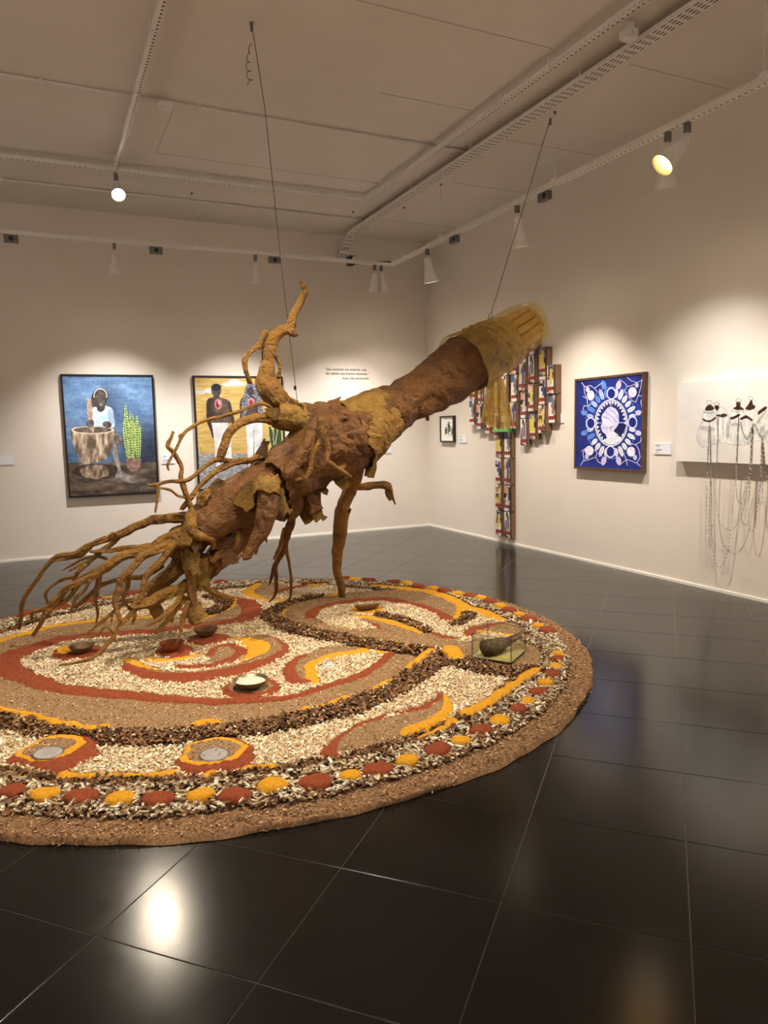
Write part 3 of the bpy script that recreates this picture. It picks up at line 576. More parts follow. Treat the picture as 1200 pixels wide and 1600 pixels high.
p.poly([(420, 436), (485, 465), (512, 525), (506, 620), (465, 680), (440, 725), (395, 762), (372, 722), (342, 695), (325, 640), (342, 600), (333, 540), (368, 482)], WHT, (196, 196, 236), 60)
for q in ([(345, 540), (400, 560), (440, 600)], [(370, 490), (440, 540), (490, 600)], [(405, 450), (470, 500), (505, 560)], [(340, 655), (400, 660), (455, 640)]): p.line(q, 4, (40, 54, 130), True)
p.line([(430, 640), (428, 690)], 5, (30, 30, 60)); p.poly([(330, 795), (400, 758), (462, 694), (525, 755), (535, 785), (480, 822), (400, 824)], WHT, sm=False)
for x, y in ((380, 795), (420, 790), (440, 745), (460, 790), (490, 760), (490, 730)): p.ring(x, y, 14, 18, 4, (150, 160, 210))
p.build('painted_panel', t, M['vcol'])
# --- white canvas with bead strings
cz0, cz1 = 1.245, 2.01
cv = empty('beaded_canvas', (0, -6.1, cz0), 'white canvas of figures in white skirts with bead strings hanging below it', 'painting')
box('stretcher', (-0.075, -7.0, cz0), (-0.001, -5.275, cz1), M['skirt'], cv, 0.003)
p = Pic(0, -0.0757, -7.0, -5.275, cz0, cz1, 330, 150, (1050, 570, 8.0)); p.fill((214, 212, 208), (236, 233, 226), 260, 4)
DK = (44, 30, 26); GR = (186, 188, 188); OUT = (96, 98, 100)
for P_ in ([(310, 930), (330, 800), (370, 720), (380, 660), (400, 600), (470, 560), (545, 610), (560, 720), (580, 960), (520, 990), (390, 1028), (345, 1000)], [(560, 600), (620, 525), (690, 600), (715, 720), (700, 880), (660, 965), (590, 960), (570, 760)], [(680, 950), (715, 760), (730, 640), (760, 570), (870, 560), (900, 640), (900, 760), (990, 960), (900, 1000), (780, 1005), (700, 990)], [(860, 760), (900, 620), (970, 560), (1060, 570), (1090, 700), (1150, 780), (1140, 920), (1040, 960), (980, 980), (900, 960)], [(1165, 820), (1180, 650), (1260, 560), (1330, 700), (1370, 960), (1200, 990)]):
    m = p.poly(P_, (206, 207, 206), (240, 240, 236), 60, (1.6, 0.5)); c_ = catmull(P_, 5, True); p.line(list(c_)+[c_[0]], 5, OUT, a=0.65)
for P_ in ([(345, 780), (420, 770), (540, 790), (520, 830), (400, 830)], [(680, 760), (700, 700), (712, 900), (672, 900)], [(735, 740), (800, 720), (850, 760), (760, 770)], [(950, 900), (1000, 780), (1010, 950), (960, 985)], [(1110, 770), (1150, 790), (1130, 900), (1090, 900)]): p.poly(P_, (130, 134, 138), (190, 194, 196), 40, a=0.6)
for q in ([(360, 780), (330, 900), (345, 1000)], [(440, 790), (445, 990)], [(520, 800), (530, 980)], [(630, 660), (640, 940)], [(760, 780), (730, 960)], [(820, 780), (800, 990)], [(900, 780), (940, 960)], [(1060, 780), (1090, 920)]): p.line(q, 5, (150, 152, 154), True, 0.7)
for P_ in ([(410, 560), (450, 500), (490, 500), (530, 550), (480, 575), (440, 575)], [(530, 520), (560, 505), (590, 520), (570, 575), (545, 560)], [(760, 545), (800, 520), (805, 465), (850, 462), (858, 520), (905, 555), (830, 570)], [(915, 545), (950, 500), (995, 430), (1012, 490), (1045, 520), (1010, 560), (940, 565)], [(380, 665), (430, 690), (480, 690), (545, 650), (540, 680), (480, 715), (400, 705)], [(590, 635), (640, 610), (685, 620), (678, 650), (610, 655)], [(555, 630), (590, 620), (600, 640), (565, 645)], [(728, 660), (780, 640), (840, 610), (845, 640), (780, 675), (735, 685)], [(850, 670), (900, 640), (930, 630), (1005, 680), (995, 705), (930, 670), (870, 690)], [(1070, 600), (1110, 555), (1170, 520), (1185, 545), (1120, 600), (1080, 622)]): p.poly(P_, DK, (80, 50, 38), 40)
for q in ((466, 475, 34, 30), (558, 490, 34, 18), (832, 445, 32, 26), (985, 420, 30, 22)): p.ring(*q, 5, (120, 122, 124))
for x0, x1, y in ((400, 525, 590), (755, 895, 575)):
    for k in range(8): p.ell(x0+(x1-x0)*k/7, y+14*math.sin(math.pi*k/7), 6, 7, (70, 66, 64))
p.build('painted_canvas', cv, M['vcol_matte'])
oct_v = np.array([(1, 0, 0), (-1, 0, 0), (0, 1, 0), (0, -1, 0), (0, 0, 1), (0, 0, -1)], float); oct_f = [(0, 2, 4), (2, 1, 4), (1, 3, 4), (3, 0, 4), (2, 0, 5), (1, 2, 5), (3, 1, 5), (0, 3, 5)]
def strand(pts, dep=-0.085, r=0.0056, pat=(1, 1, 0, 1, 0)):
    W = np.array([hit(q, 0, dep) for q in pts]); C = catmull(W, 10); seg = np.r_[0, np.cumsum(np.linalg.norm(np.diff(C, axis=0), axis=1))]; n = int(seg[-1]/0.0125)
    S = np.linspace(0, seg[-1], n); Q = np.stack([np.interp(S, seg, C[:, i]) for i in range(3)], -1); V = []; F = []; MI = []
    for k, c in enumerate(Q):
        b = len(V); V += [tuple(c+oct_v[j]*r*random.uniform(0.85, 1.15)) for j in range(6)]; F += [tuple(b+i for i in f) for f in oct_f]; MI += [0 if (pat[k % len(pat)] or random.random() < 0.35) else 1]*8
    mesh('bead_string', V, F, [M['bead_black'], M['bead_white']], cv, midx=MI)
for pts, pat in (([(1108, 660), (1106, 720), (1104, 780), (1103, 840), (1105, 853), (1110, 855), (1112, 845), (1111, 760), (1109, 665)], (1, 1, 0)), ([(1110, 668), (1111, 740), (1113, 840), (1114, 868), (1117, 879), (1125, 887), (1132, 876), (1139, 850), (1144, 800), (1149, 745), (1152, 690), (1154, 650)], (1, 1, 0)),
                 ([(1122, 652), (1120, 720), (1118, 770), (1122, 808), (1130, 823), (1140, 828), (1150, 822), (1160, 800), (1168, 760), (1174, 720), (1176, 668)], (1, 1, 1, 0)), ([(1154, 652), (1152, 700), (1150, 745), (1152, 780), (1157, 785), (1160, 782), (1168, 745), (1174, 715), (1176, 668)], (1, 1, 0)), ([(1175, 668), (1171, 740), (1169, 800), (1171, 825), (1174, 830), (1179, 825), (1184, 790), (1188, 740), (1190, 686)], (1, 1, 0)),
                 ([(1191, 686), (1190, 740), (1186, 783), (1189, 787), (1191, 775), (1193, 730), (1192, 686)], (1, 1, 0)), ([(1192, 686), (1196, 735), (1199, 750), (1206, 800), (1212, 740), (1210, 680)], (1, 1, 0)), ([(1106, 700), (1105, 760), (1106, 830), (1109, 850), (1112, 800), (1110, 700)], (0, 1, 1)), ([(1176, 670), (1172, 720), (1171, 780), (1174, 715), (1177, 672)], (1, 1, 0, 0)), ([(1157, 660), (1162, 678), (1167, 683), (1172, 676), (1176, 662)], (1, 1, 0)), ([(1176, 664), (1186, 655), (1196, 640)], (1, 1, 0)), ([(1180, 664), (1190, 682), (1200, 672)], (1, 1, 0))): strand(pts, pat=pat)
# --- small framed drawing
t = empty('framed_drawing', (0, -0.68, 1.4), 'small black-framed drawing of three dark figures near the corner', 'drawing')
frame(t, 0, -0.872, -0.495, 1.425, 1.79, 0.022, 0.05, M['black'])
p = Pic(0, -0.035, -0.872, -0.495, 1.425, 1.79, 110, 110, (680, 640, 20)); p.fill((238, 234, 222), (248, 246, 240), 200, 2); 
for P_ in ([(305, 600), (330, 560), (370, 570), (385, 640), (375, 740), (330, 770), (300, 720)], [(395, 460), (420, 430), (450, 470), (480, 560), (480, 660), (440, 700), (400, 770), (395, 600)], [(500, 590), (530, 570), (560, 620), (550, 740), (510, 770)]): p.poly(P_, (40, 48, 36), (128, 132, 112), 40, (1, 1))
for q in ([(375, 400), (480, 410)], [(345, 470), (400, 450)], [(430, 360), (425, 470)], [(320, 550), (400, 530)], [(450, 540), (540, 530)], [(440, 450), (490, 440)], [(410, 760), (405, 830)], [(465, 740), (470, 820)], [(520, 770), (530, 850)], [(320, 770), (310, 800)]): p.line(q, 16, (50, 56, 46), a=0.9)
p.put((p.Y > 280) & (p.Y < 298) & (p.X > 275) & (p.X < 580), (120, 118, 110)); p.put((p.X > 450) & (p.X < 475) & (p.Y > 640) & (p.Y < 700), (120, 100, 30), 0.8); p.build('drawing_sheet', t, M['vcol_matte'])
# --- wall labels
def label(axis, a0, a1, z0, z1, lab, lines):
    t = empty('wall_label', (a0, 0, z0) if axis == 1 else (0, a0, z0), lab, 'label', 'white caption cards')
    if axis == 1: box('card', (a0, -0.010, z0), (a1, -0.001, z1), M['paper'], t)
    else: box('card', (-0.010, a0, z0), (-0.001, a1, z1), M['paper'], t)
    lo, hi = (a0, a1)
    for f, u0, u1 in lines:
        z = z1-(z1-z0)*f; e = 0.0028
        if axis == 1: box('text_line', (lo+(hi-lo)*u0, -0.0104, z-e), (lo+(hi-lo)*u1, -0.0101, z+e), M['ink'], t)
        else: box('text_line', (-0.0104, hi-(hi-lo)*u1, z-e), (-0.0101, hi-(hi-lo)*u0, z+e), M['ink'], t)
LN = [(0.17, .1, .4), (0.30, .1, .32), (0.58, .1, .5), (0.66, .1, .45), (0.82, .1, .3)]
label(1, -6.45, -6.135, 1.272, 1.392, 'white caption card at the left edge of the rear wall', LN)
label(1, -4.282, -4.105, 1.208, 1.335, 'white caption card between the two large framed paintings', LN)
label(1, -0.885, -0.68, 1.24, 1.37, 'white caption card behind the leg root near the corner', LN)
label(0, -1.218, -0.996, 1.395, 1.512, 'white caption card beside the small framed drawing', LN)
label(0, -3.468, -3.235, 1.655, 1.768, 'white caption card between the block assemblage and the blue picture', LN)
label(0, -5.148, -4.922, 1.305, 1.42, 'white caption card between the blue picture and the beaded canvas', LN)
# --- quotation on the rear wall
def text(body, x, z, size, align, parent, nm):
    cu = bpy.data.curves.new(nm, 'FONT'); cu.body = body; cu.size = size; cu.align_x = align; cu.space_character = 1.05; cu.extrude = 0.0004; cu.offset = 0.0009
    o = bpy.data.objects.new(nm, cu); COL.objects.link(o); bpy.context.view_layer.update()
    me = bpy.data.meshes.new_from_object(o.evaluated_get(bpy.context.evaluated_depsgraph_get())); bpy.data.objects.remove(o)
    xs = [v.co.x for v in me.vertices]; me.materials.clear(); me.materials.append(M['quote'])
    q = bpy.data.objects.new(nm, me); COL.objects.link(q); q.parent = parent; q.rotation_euler = (math.pi/2, 0, 0); q.location = Vector((x, -0.0012, z))-Vector(parent.location); return max(xs)-min(xs), q
t = empty('wall_quotation', (-1.42, 0, 2.45), 'three lines of small grey lettering quoting seeds on the rear wall', 'lettering')
for body, px0, px1, py in (('“Eles tentaram nos enterrar, mas', 508.5, 572.5, 578.5), ('não sabiam que éramos sementes.”', 508.5, 576.5, 585), ('Autor não encontrado', 534.5, 576.5, 592.5)):
    a = hit((px0, py), 1, 0); b = hit((px1, py), 1, 0); wd, q = text(body, a[0], a[2], 0.05, 'LEFT', t, 'text_line'); s_ = (b[0]-a[0])/wd; q.scale = (s_, s_, 1)
# --- block assemblage
asm = empty('block_assemblage', (0, -2.3, 0.1), 'tall wall piece of painted wooden blocks with red bands on a narrow stem', 'wall sculpture')
PAL = [(226, 218, 206), (222, 208, 186), (214, 182, 164), (190, 138, 124), (66, 72, 98), (84, 108, 156), (206, 186, 100), (30, 27, 28), (46, 38, 36), (140, 118, 136), (222, 220, 214), (96, 70, 56), (120, 92, 72), (34, 30, 30)]
def block_front(seed, wd, ht):
    r = random.Random(seed); nx, nz = 12, 28; V = []; C = []
    A, Z = np.meshgrid(np.linspace(0, wd, nx), np.linspace(0, ht, nz)); fin = r.uniform(.80, .88); base = PAL[r.choice([0, 0, 1, 2, 10, 6])]; col = np.broadcast_to(np.array(base, float), A.shape+(3,)).copy()
    for _ in range(13):
        c = PAL[r.randrange(len(PAL))]; a, z, sa, sz = r.uniform(0, wd), r.uniform(0, ht), r.uniform(.1, .3)*wd, r.uniform(.05, .2)*ht
        m = (np.abs((A-a)+(Z-z)*r.uniform(-.25, .25)) < sa) & (np.abs(Z-z) < sz); col[m] = np.array(c)*r.uniform(.85, 1.05)
    m = (np.abs(A-wd*r.uniform(.4, .6)) < wd*.13) & (np.abs(Z-ht*.6) < ht*.27); col[m] = np.array(r.choice([(190, 170, 160), (60, 70, 120), (210, 190, 80), (120, 110, 120)]))
    col[A < wd*(1-fin)] = np.array((92, 70, 54))*r.uniform(.7, 1.1); col[(A > wd*(1-fin)) & (A < wd*(1.08-fin))] = (34, 28, 26)
    return A, Z, lin(np.clip(col, 0, 255)).reshape(-1, 3)
variants = {}
def block(y1, z0, wd, ht, dp, seed):
    """block whose left (far) side is at y1; front faces -x"""
    key = seed % 9
    if key not in variants:
        W, Hh = 0.155, 0.345; A, Z, C = block_front(key*31+5, W, Hh); n, k = A.shape
        bo = mesh('block', *bevel_box_vf((-1.0, 0, 0), (0, W+0.012, Hh), 0.001), M['blockwood']); me_b = bo.data; bpy.data.objects.remove(bo)
        V = np.stack([np.full(A.size, -0.0012), A.ravel(), Z.ravel()], -1); i = np.arange(n*k).reshape(n, k); F = np.stack([i[:-1, :-1], i[:-1, 1:], i[1:, 1:], i[1:, :-1]], -1).reshape(-1, 4)
        fo = mesh('painted_face', V, F, M['vcol'], cols=C); me_f = fo.data; bpy.data.objects.remove(fo)
        ro = mesh('red_band', *box_vf((-0.004, 0.032, Hh*0.12), (-0.0013, W-0.006, Hh*0.24)), M['redband']); me_r = ro.data; bpy.data.objects.remove(ro); variants[key] = (me_b, me_f, me_r)
    me_b, me_f, me_r = variants[key]
    o = bpy.data.objects.new('block', me_b); COL.objects.link(o); o.parent = asm; o.location = Vector((-0.001, y1, z0))-Vector(asm.location); o.scale = (dp, wd/0.167, ht/0.345)
    for nm, me in (('painted_face', me_f), ('red_band', me_r)):
        c = bpy.data.objects.new(nm, me); COL.objects.link(c); c.parent = o; c.location = (-1.0, 0.012, 0); c.scale = (1.0/dp, 1, 1)
rb = random.Random(5)
for row in range(4):
    for c in range(2): block(-2.235-c*0.215, 0.105+row*0.366, 0.185, 0.352, 0.045+0.012*rb.random(), row*2+c+3)
headcols = [(-1.42, 1.665, 2), (-1.615, 1.60, 3), (-1.81, 1.535, 3), (-2.015, 1.47, 3), (-2.225, 1.60, 3), (-2.435, 1.60, 3), (-2.645, 1.375, 4), (-2.845, 1.455, 4), (-3.06, 1.535, 3), (-3.235, 1.66, 2)]
for k, (y, zb, n) in enumerate(headcols):
    for j in range(n): block(y-0.17+0.0, zb+j*0.358, 0.175, 0.345, 0.05+0.03*rb.random(), k*5+j*2+1)
box('green_strip', (-0.11, -2.44, 1.555), (-0.005, -2.06, 1.596), mat_plain('green_card', (96, 170, 80), 0.6), asm)
# ------------------------------------------------------------------ the round floor piece of sawdust, powder, leaves and shavings
CC = np.array([-4.573, -5.372]); RC = 2.545; CELL = 0.0075; NC = int(2*RC/CELL)+4
org = CC-NC*CELL/2
ii = (np.arange(NC)+0.5)*CELL; GX, GY = np.meshgrid(org[0]+ii, org[1]+ii)
wx = (fbm(GX*14, GY*14, 31)-0.5)*0.045+(fbm(GX*60, GY*60, 33)-0.5)*0.022; wy = (fbm(GX*14, GY*14, 37)-0.5)*0.045+(fbm(GX*60, GY*60, 39)-0.5)*0.022
WX, WY = GX+wx, GY+wy
RR = np.hypot(GX-CC[0], GY-CC[1]); RW = np.hypot(WX-CC[0], WY-CC[1])
ID = np.zeros((NC, NC), np.int32); HT = np.zeros((NC, NC)); regions = []      # regions[k] = (material, name, label, flakes)
def g2(P): return np.array([hit(q, 2, 0.035)[:2] for q in P])
def paint(mask, mat, name, h, lab=None):
    regions.append((mat, name, lab)); ID[mask] = len(regions); HT[mask] = h if np.ndim(h) == 0 else h[mask]
def sub(P, pad=0.1):
    x0, y0 = P.min(0)-pad; x1, y1 = P.max(0)+pad; i0 = max(int((x0-org[0])/CELL), 0); i1 = min(int((x1-org[0])/CELL)+1, NC); j0 = max(int((y0-org[1])/CELL), 0); j1 = min(int((y1-org[1])/CELL)+1, NC); return slice(j0, j1), slice(i0, i1)
def pgon(P, mat, name, h=0.035, lab=None, mound=0.0, sm=True):
    W = g2(P); W = catmull(W, 6, True) if sm else W; s = sub(W); m = np.zeros((NC, NC), bool); m[s] = inpoly(WX[s], WY[s], W); m &= RR < RC-0.14
    hh = np.full((NC, NC), h)
    if mound:
        Wc = np.vstack([W, W[:1]]); d = segdist(GX[s], GY[s], Wc); hh[s] = h+mound*np.minimum(d/0.06, 1)**0.6
    paint(m, mat, name, hh, lab)
def band(P, wd, mat, name, h=0.05, lab=None):
    """a ribbon along photo points, width in metres (number or list)"""
    W = g2(P); n = len(W); wd = np.broadcast_to(np.asarray(wd, float), (n,)) if np.ndim(wd) == 0 else np.interp(np.linspace(0, 1, n), np.linspace(0, 1, len(wd)), wd)
    C = catmull(np.c_[W, wd], 7); s = sub(C[:, :2], 0.3); X, Y = WX[s], WY[s]; best = np.full(X.shape, 9.0)
    for a, b in zip(C[:-1], C[1:]):
        dx, dy = b[:2]-a[:2]; t = np.clip(((X-a[0])*dx+(Y-a[1])*dy)/(dx*dx+dy*dy+1e-12), 0, 1); d = np.hypot(X-a[0]-t*dx, Y-a[1]-t*dy)/((a[2]+(b[2]-a[2])*t)/2+1e-6); best = np.minimum(best, d)
    m = np.zeros((NC, NC), bool); m[s] = best < 1; m &= RR < RC-0.14; hh = np.full((NC, NC), h); hh[s] = 0.035+(h-0.035)*np.sqrt(np.clip(1-best**2, 0, 1)); paint(m, mat, name, hh, lab)
paint(RR < RC, 'border', 'coir_border', 0.026); paint(RW < 2.392, 'mulch', 'chip_border_bed', 0.032); paint(RW < 2.05, 'pale', 'shavings_bed', 0.034)
# big almond on the left: brown sawdust, brick red line, pale inside
pgon([(-60, 1060), (-30, 1018), (0, 1004), (60, 986), (115, 975), (180, 969), (240, 966), (290, 966), (318, 964), (342, 955), (360, 946), (362, 937), (378, 936), (397, 950), (394, 962), (378, 974), (420, 1020), (600, 1012), (665, 1016), (694, 1020), (668, 1042), (612, 1072), (545, 1103), (470, 1120), (400, 1129), (330, 1136), (250, 1142), (200, 1144), (140, 1145), (80, 1133), (40, 1122), (0, 1112), (-40, 1098)], 'sawdust', 'brown_sawdust')
pgon([(28, 1036), (60, 1018), (110, 1002), (160, 997), (220, 994), (288, 985), (332, 981), (381, 973), (402, 957), (394, 944), (380, 934), (420, 934), (436, 945), (420, 962), (430, 978), (480, 992), (545, 1004), (600, 1012), (617, 1019), (606, 1027), (590, 1041), (560, 1057), (520, 1072), (470, 1086), (420, 1093), (340, 1096), (290, 1093), (230, 1087), (180, 1082), (130, 1077), (80, 1068), (45, 1055)], 'pale', 'shavings_bed')
band([(366, 937), (386, 943), (394, 955), (380, 969), (332, 977), (288, 982), (220, 989), (160, 993), (110, 997), (60, 1011), (20, 1026), (4, 1037), (14, 1048), (45, 1062), (85, 1075), (130, 1082), (180, 1086), (230, 1091), (290, 1095), (340, 1098), (400, 1097), (450, 1091), (500, 1078), (550, 1062), (585, 1044), (605, 1029), (614, 1020)], [.16, .2, .17, .15, .16, .24, .2, .14, .12, .1, .07, .06, .07, .08], 'red', 'red_powder_band', 0.055)
band([(-60, 1028), (0, 1002), (60, 985), (115, 974), (180, 968), (240, 964)], .07, 'yellow', 'yellow_powder_line'); band([(316, 966), (340, 957), (358, 948), (362, 938)], .1, 'yellow', 'yellow_powder_line')
band([(300, 962), (325, 958), (342, 950), (348, 940), (330, 934)], .2, 'mulch', 'leaf_mulch_band')
pgon([(240, 962), (225, 955), (250, 945), (300, 938), (330, 938), (338, 946), (325, 955), (290, 962)], 'pale', 'shavings_bed'); pgon([(130, 962), (150, 954), (200, 950), (235, 956), (230, 964), (170, 967)], 'pale', 'shavings_bed')
band([(262, 958), (290, 952), (300, 946)], .12, 'red', 'red_powder_band'); band([(165, 935), (180, 932)], .12, 'yellow', 'yellow_powder_line')
# small rounds and crescents under the bowls
pgon([(81, 1023), (96, 1013), (120, 1008), (152, 1011), (166, 1019), (150, 1029), (120, 1031), (95, 1033)], 'red', 'red_powder_patch', 0.045, mound=.012); pgon([(88, 1019), (100, 1012), (114, 1012), (114, 1021), (98, 1026)], 'yellow', 'yellow_powder_patch', 0.06)
pgon([(240, 1023), (254, 1013), (276, 1009), (299, 1013), (303, 1022), (286, 1029), (256, 1029)], 'red', 'red_powder_patch', 0.045, mound=.02); band([(229, 1030), (255, 1033), (285, 1031), (312, 1025)], [.06, .09, .07, .04], 'yellow', 'yellow_powder_line')
pgon([(291, 1004), (306, 994), (330, 991), (354, 995), (360, 1000), (345, 1006), (320, 1009), (300, 1009)], 'red', 'red_powder_patch', 0.045, mound=.02)
pgon([(192, 1048), (198, 1034), (215, 1044), (250, 1052), (300, 1052), (340, 1047), (378, 1037), (404, 1025), (412, 1013), (402, 1005), (380, 998), (405, 994), (432, 999), (448, 1008), (451, 1018), (438, 1032), (410, 1046), (370, 1058), (320, 1067), (275, 1069), (225, 1062)], 'red', 'red_powder_crescent', 0.045, mound=.015)
pgon([(222, 1046), (260, 1051), (300, 1051), (345, 1046), (385, 1037), (411, 1022), (411, 1010), (398, 1003), (372, 998), (392, 995), (420, 998), (438, 1008), (440, 1016), (426, 1028), (395, 1039), (350, 1049), (300, 1055), (255, 1054)], 'sawdust', 'brown_sawdust', 0.05)
band([(362, 1000), (384, 1002), (399, 1008), (404, 1016), (394, 1026), (376, 1035)], [.05, .12, .17, .17, .1, .03], 'yellow', 'yellow_powder_crescent'); band([(200, 1033), (222, 1043), (252, 1048)], [.1, .06, .03], 'yellow', 'yellow_powder_line')
pgon([(328, 1028), (338, 1014), (356, 1010), (372, 1015), (374, 1024), (352, 1034), (318, 1038), (322, 1034)], 'sawdust', 'brown_sawdust', 0.045); band([(326, 1027), (334, 1015), (354, 1009), (372, 1013), (376, 1021), (366, 1031), (342, 1039), (310, 1043), (277, 1043)], [.06, .07, .09, .09, .07], 'red', 'red_powder_hook')
pgon([(345, 1080), (360, 1068), (382, 1062), (418, 1062), (435, 1071), (436, 1081), (416, 1091), (380, 1096), (354, 1091)], 'red', 'red_powder_patch', 0.045, mound=.015); pgon([(359, 1078), (370, 1070), (410, 1069), (425, 1076), (415, 1085), (385, 1089), (365, 1086)], 'sawdust', 'brown_sawdust', 0.06)
# leaf in the middle
pgon([(462, 1032), (490, 1019), (520, 1012), (550, 1008), (590, 1013), (560, 1020), (515, 1028), (493, 1037), (484, 1050), (486, 1062), (470, 1066), (455, 1060), (450, 1046)], 'sawdust', 'brown_sawdust', 0.045)
band([(474, 1026), (455, 1038), (450, 1047), (452, 1058), (464, 1066), (484, 1067)], [.04, .09, .1, .1, .07], 'red', 'red_powder_band'); band([(602, 1022), (580, 1016), (552, 1021), (520, 1027), (500, 1033), (486, 1044), (485, 1057), (497, 1070)], [.06, .1, .12, .08, .08, .05], 'yellow', 'yellow_powder_band')
# right oval with pale heart
pgon([(441, 953), (470, 939), (527, 929), (600, 922), (660, 924), (702, 934), (724, 948), (722, 962), (712, 976), (760, 992), (800, 999), (826, 1006), (845, 1019), (848, 1031), (834, 1043), (800, 1048), (760, 1044), (722, 1033), (694, 1016), (640, 1011), (580, 1004), (520, 993), (470, 983), (438, 967)], 'sawdust', 'brown_sawdust', 0.04)
pgon([(488, 963), (515, 951), (560, 944), (600, 942), (650, 950), (690, 964), (722, 972), (735, 962), (726, 952), (750, 956), (775, 968), (795, 972), (770, 980), (748, 990), (738, 1003), (715, 1003), (690, 995), (665, 988), (630, 973), (598, 963), (560, 966), (590, 982), (560, 985), (520, 979)], 'pale', 'shavings_bed', 0.04)
band([(486, 965), (492, 955), (515, 946), (560, 939), (600, 937), (650, 946), (680, 956), (697, 968)], [.1, .12, .1, .13, .12, .1, .12], 'red', 'red_powder_arc'); band([(668, 988), (692, 996), (720, 1002)], [.03, .06, .02], 'red', 'red_powder_line'); band([(566, 971), (584, 977), (594, 984)], [.04, .05, .03], 'red', 'red_powder_line')
band([(550, 964), (575, 966), (605, 972), (635, 981), (658, 989)], [.05, .09, .08, .06], 'yellow', 'yellow_powder_line'); band([(592, 962), (620, 968), (648, 977), (668, 988)], .09, 'mulch', 'leaf_mulch_band')
pgon([(549, 955), (560, 950), (588, 949), (600, 953), (590, 959), (562, 960)], 'yellow', 'yellow_powder_patch', 0.05)
band([(585, 916), (630, 920), (670, 925), (702, 935), (724, 948), (722, 962), (712, 974)], .13, 'yellow', 'yellow_powder_arc'); band([(735, 962), (728, 970), (712, 977)], .12, 'mulch', 'leaf_mulch_band')
band([(528, 929), (480, 936), (452, 945), (440, 954), (440, 966), (468, 981), (500, 989), (555, 999), (600, 1005), (640, 1009)], .075, 'yellow', 'yellow_powder_line')
band([(500, 932), (462, 940), (436, 950), (424, 960), (428, 970), (458, 984), (500, 994), (545, 1002), (600, 1012), (650, 1018), (690, 1024), (720, 1036), (760, 1047), (800, 1052), (832, 1050)], [.1, .12, .17, .2, .2, .2, .2, .22, .2, .16], 'mulch', 'leaf_mulch_band', 0.048)
pgon([(733, 991), (744, 983), (768, 977), (800, 974), (818, 982), (816, 994), (790, 992), (762, 986), (745, 993)], 'sawdust', 'brown_sawdust', 0.045); band([(734, 993), (742, 985), (764, 978), (790, 974)], [.12, .14, .08, .04], 'red', 'red_powder_band'); band([(752, 988), (785, 993), (815, 995)], .07, 'yellow', 'yellow_powder_line'); pgon([(745, 998), (758, 991), (790, 996), (812, 999), (790, 1003), (765, 1003)], 'pale', 'shavings_bed', 0.042)
band([(733, 950), (752, 956), (772, 965), (790, 970)], [.08, .16, .14, .06], 'yellow', 'yellow_powder_band')
# far edge, between rim and oval
pgon([(396, 928), (405, 914), (440, 912), (480, 914), (530, 918), (530, 927), (470, 936), (425, 937)], 'pale', 'shavings_bed'); pgon([(394, 926), (405, 914), (440, 913), (452, 920), (430, 931), (410, 933)], 'sawdust', 'brown_sawdust', 0.045); band([(404, 913), (389, 924), (394, 932), (420, 938), (456, 938)], [.08, .12, .12, .1], 'yellow', 'yellow_powder_arc'); band([(428, 928), (448, 922), (484, 914)], [.06, .13, .12], 'red', 'red_powder_band'); band([(488, 915), (505, 914)], .1, 'yellow', 'yellow_powder_line')
# long leaf-mulch sweep in front and its ochre patches
band([(-60, 1108), (0, 1124), (60, 1138), (140, 1152), (200, 1155), (280, 1153), (340, 1147), (420, 1137), (480, 1125), (540, 1110), (600, 1086), (640, 1063), (678, 1037), (698, 1023)], [.2, .19, .19, .19, .2, .21, .2], 'mulch', 'leaf_mulch_band', 0.048)
for P_, wd in (([(-30, 1100), (0, 1111), (40, 1120), (84, 1130)], .07), ([(88, 1133), (115, 1136), (142, 1143)], .08), ([(150, 1137), (166, 1137)], .04), ([(306, 1134), (322, 1131), (336, 1132)], .07), ([(478, 1112), (506, 1105)], .05), ([(518, 1101), (545, 1091)], .06), ([(580, 1082), (598, 1073), (612, 1066)], .06), ([(640, 1046), (655, 1033), (672, 1018)], .07), ([(702, 1016), (715, 1030)], .14)): band(P_, wd, 'yellow', 'yellow_powder_line', 0.062)
# leaf on the front right
pgon([(514, 1178), (530, 1156), (560, 1137), (605, 1122), (650, 1113), (678, 1103), (692, 1086), (702, 1100), (696, 1118), (660, 1132), (632, 1150), (600, 1163), (560, 1172)], 'sawdust', 'brown_sawdust', 0.045); band([(513, 1180), (524, 1161), (550, 1141), (580, 1128), (607, 1117), (645, 1111), (672, 1103), (691, 1085)], [.09, .05, .04, .05, .03, .06, .06, .04], 'red', 'red_powder_line')
pgon([(690, 1085), (704, 1095), (709, 1111), (700, 1125), (680, 1138), (650, 1148), (626, 1153), (634, 1139), (660, 1130), (685, 1115), (693, 1100)], 'yellow', 'yellow_powder_crescent', 0.045, mound=.015)
band([(728, 1116), (760, 1101), (790, 1081), (818, 1060), (836, 1049)], .085, 'yellow', 'yellow_powder_line', 0.055); band([(320, 1213), (345, 1204), (400, 1201), (430, 1199)], .04, 'yellow', 'yellow_powder_line'); band([(100, 1212), (160, 1213), (230, 1213), (262, 1210)], [.06, .03, .05, .08], 'yellow', 'yellow_powder_line'); band([(660, 1153), (690, 1140), (710, 1125)], .05, 'yellow', 'yellow_powder_line')
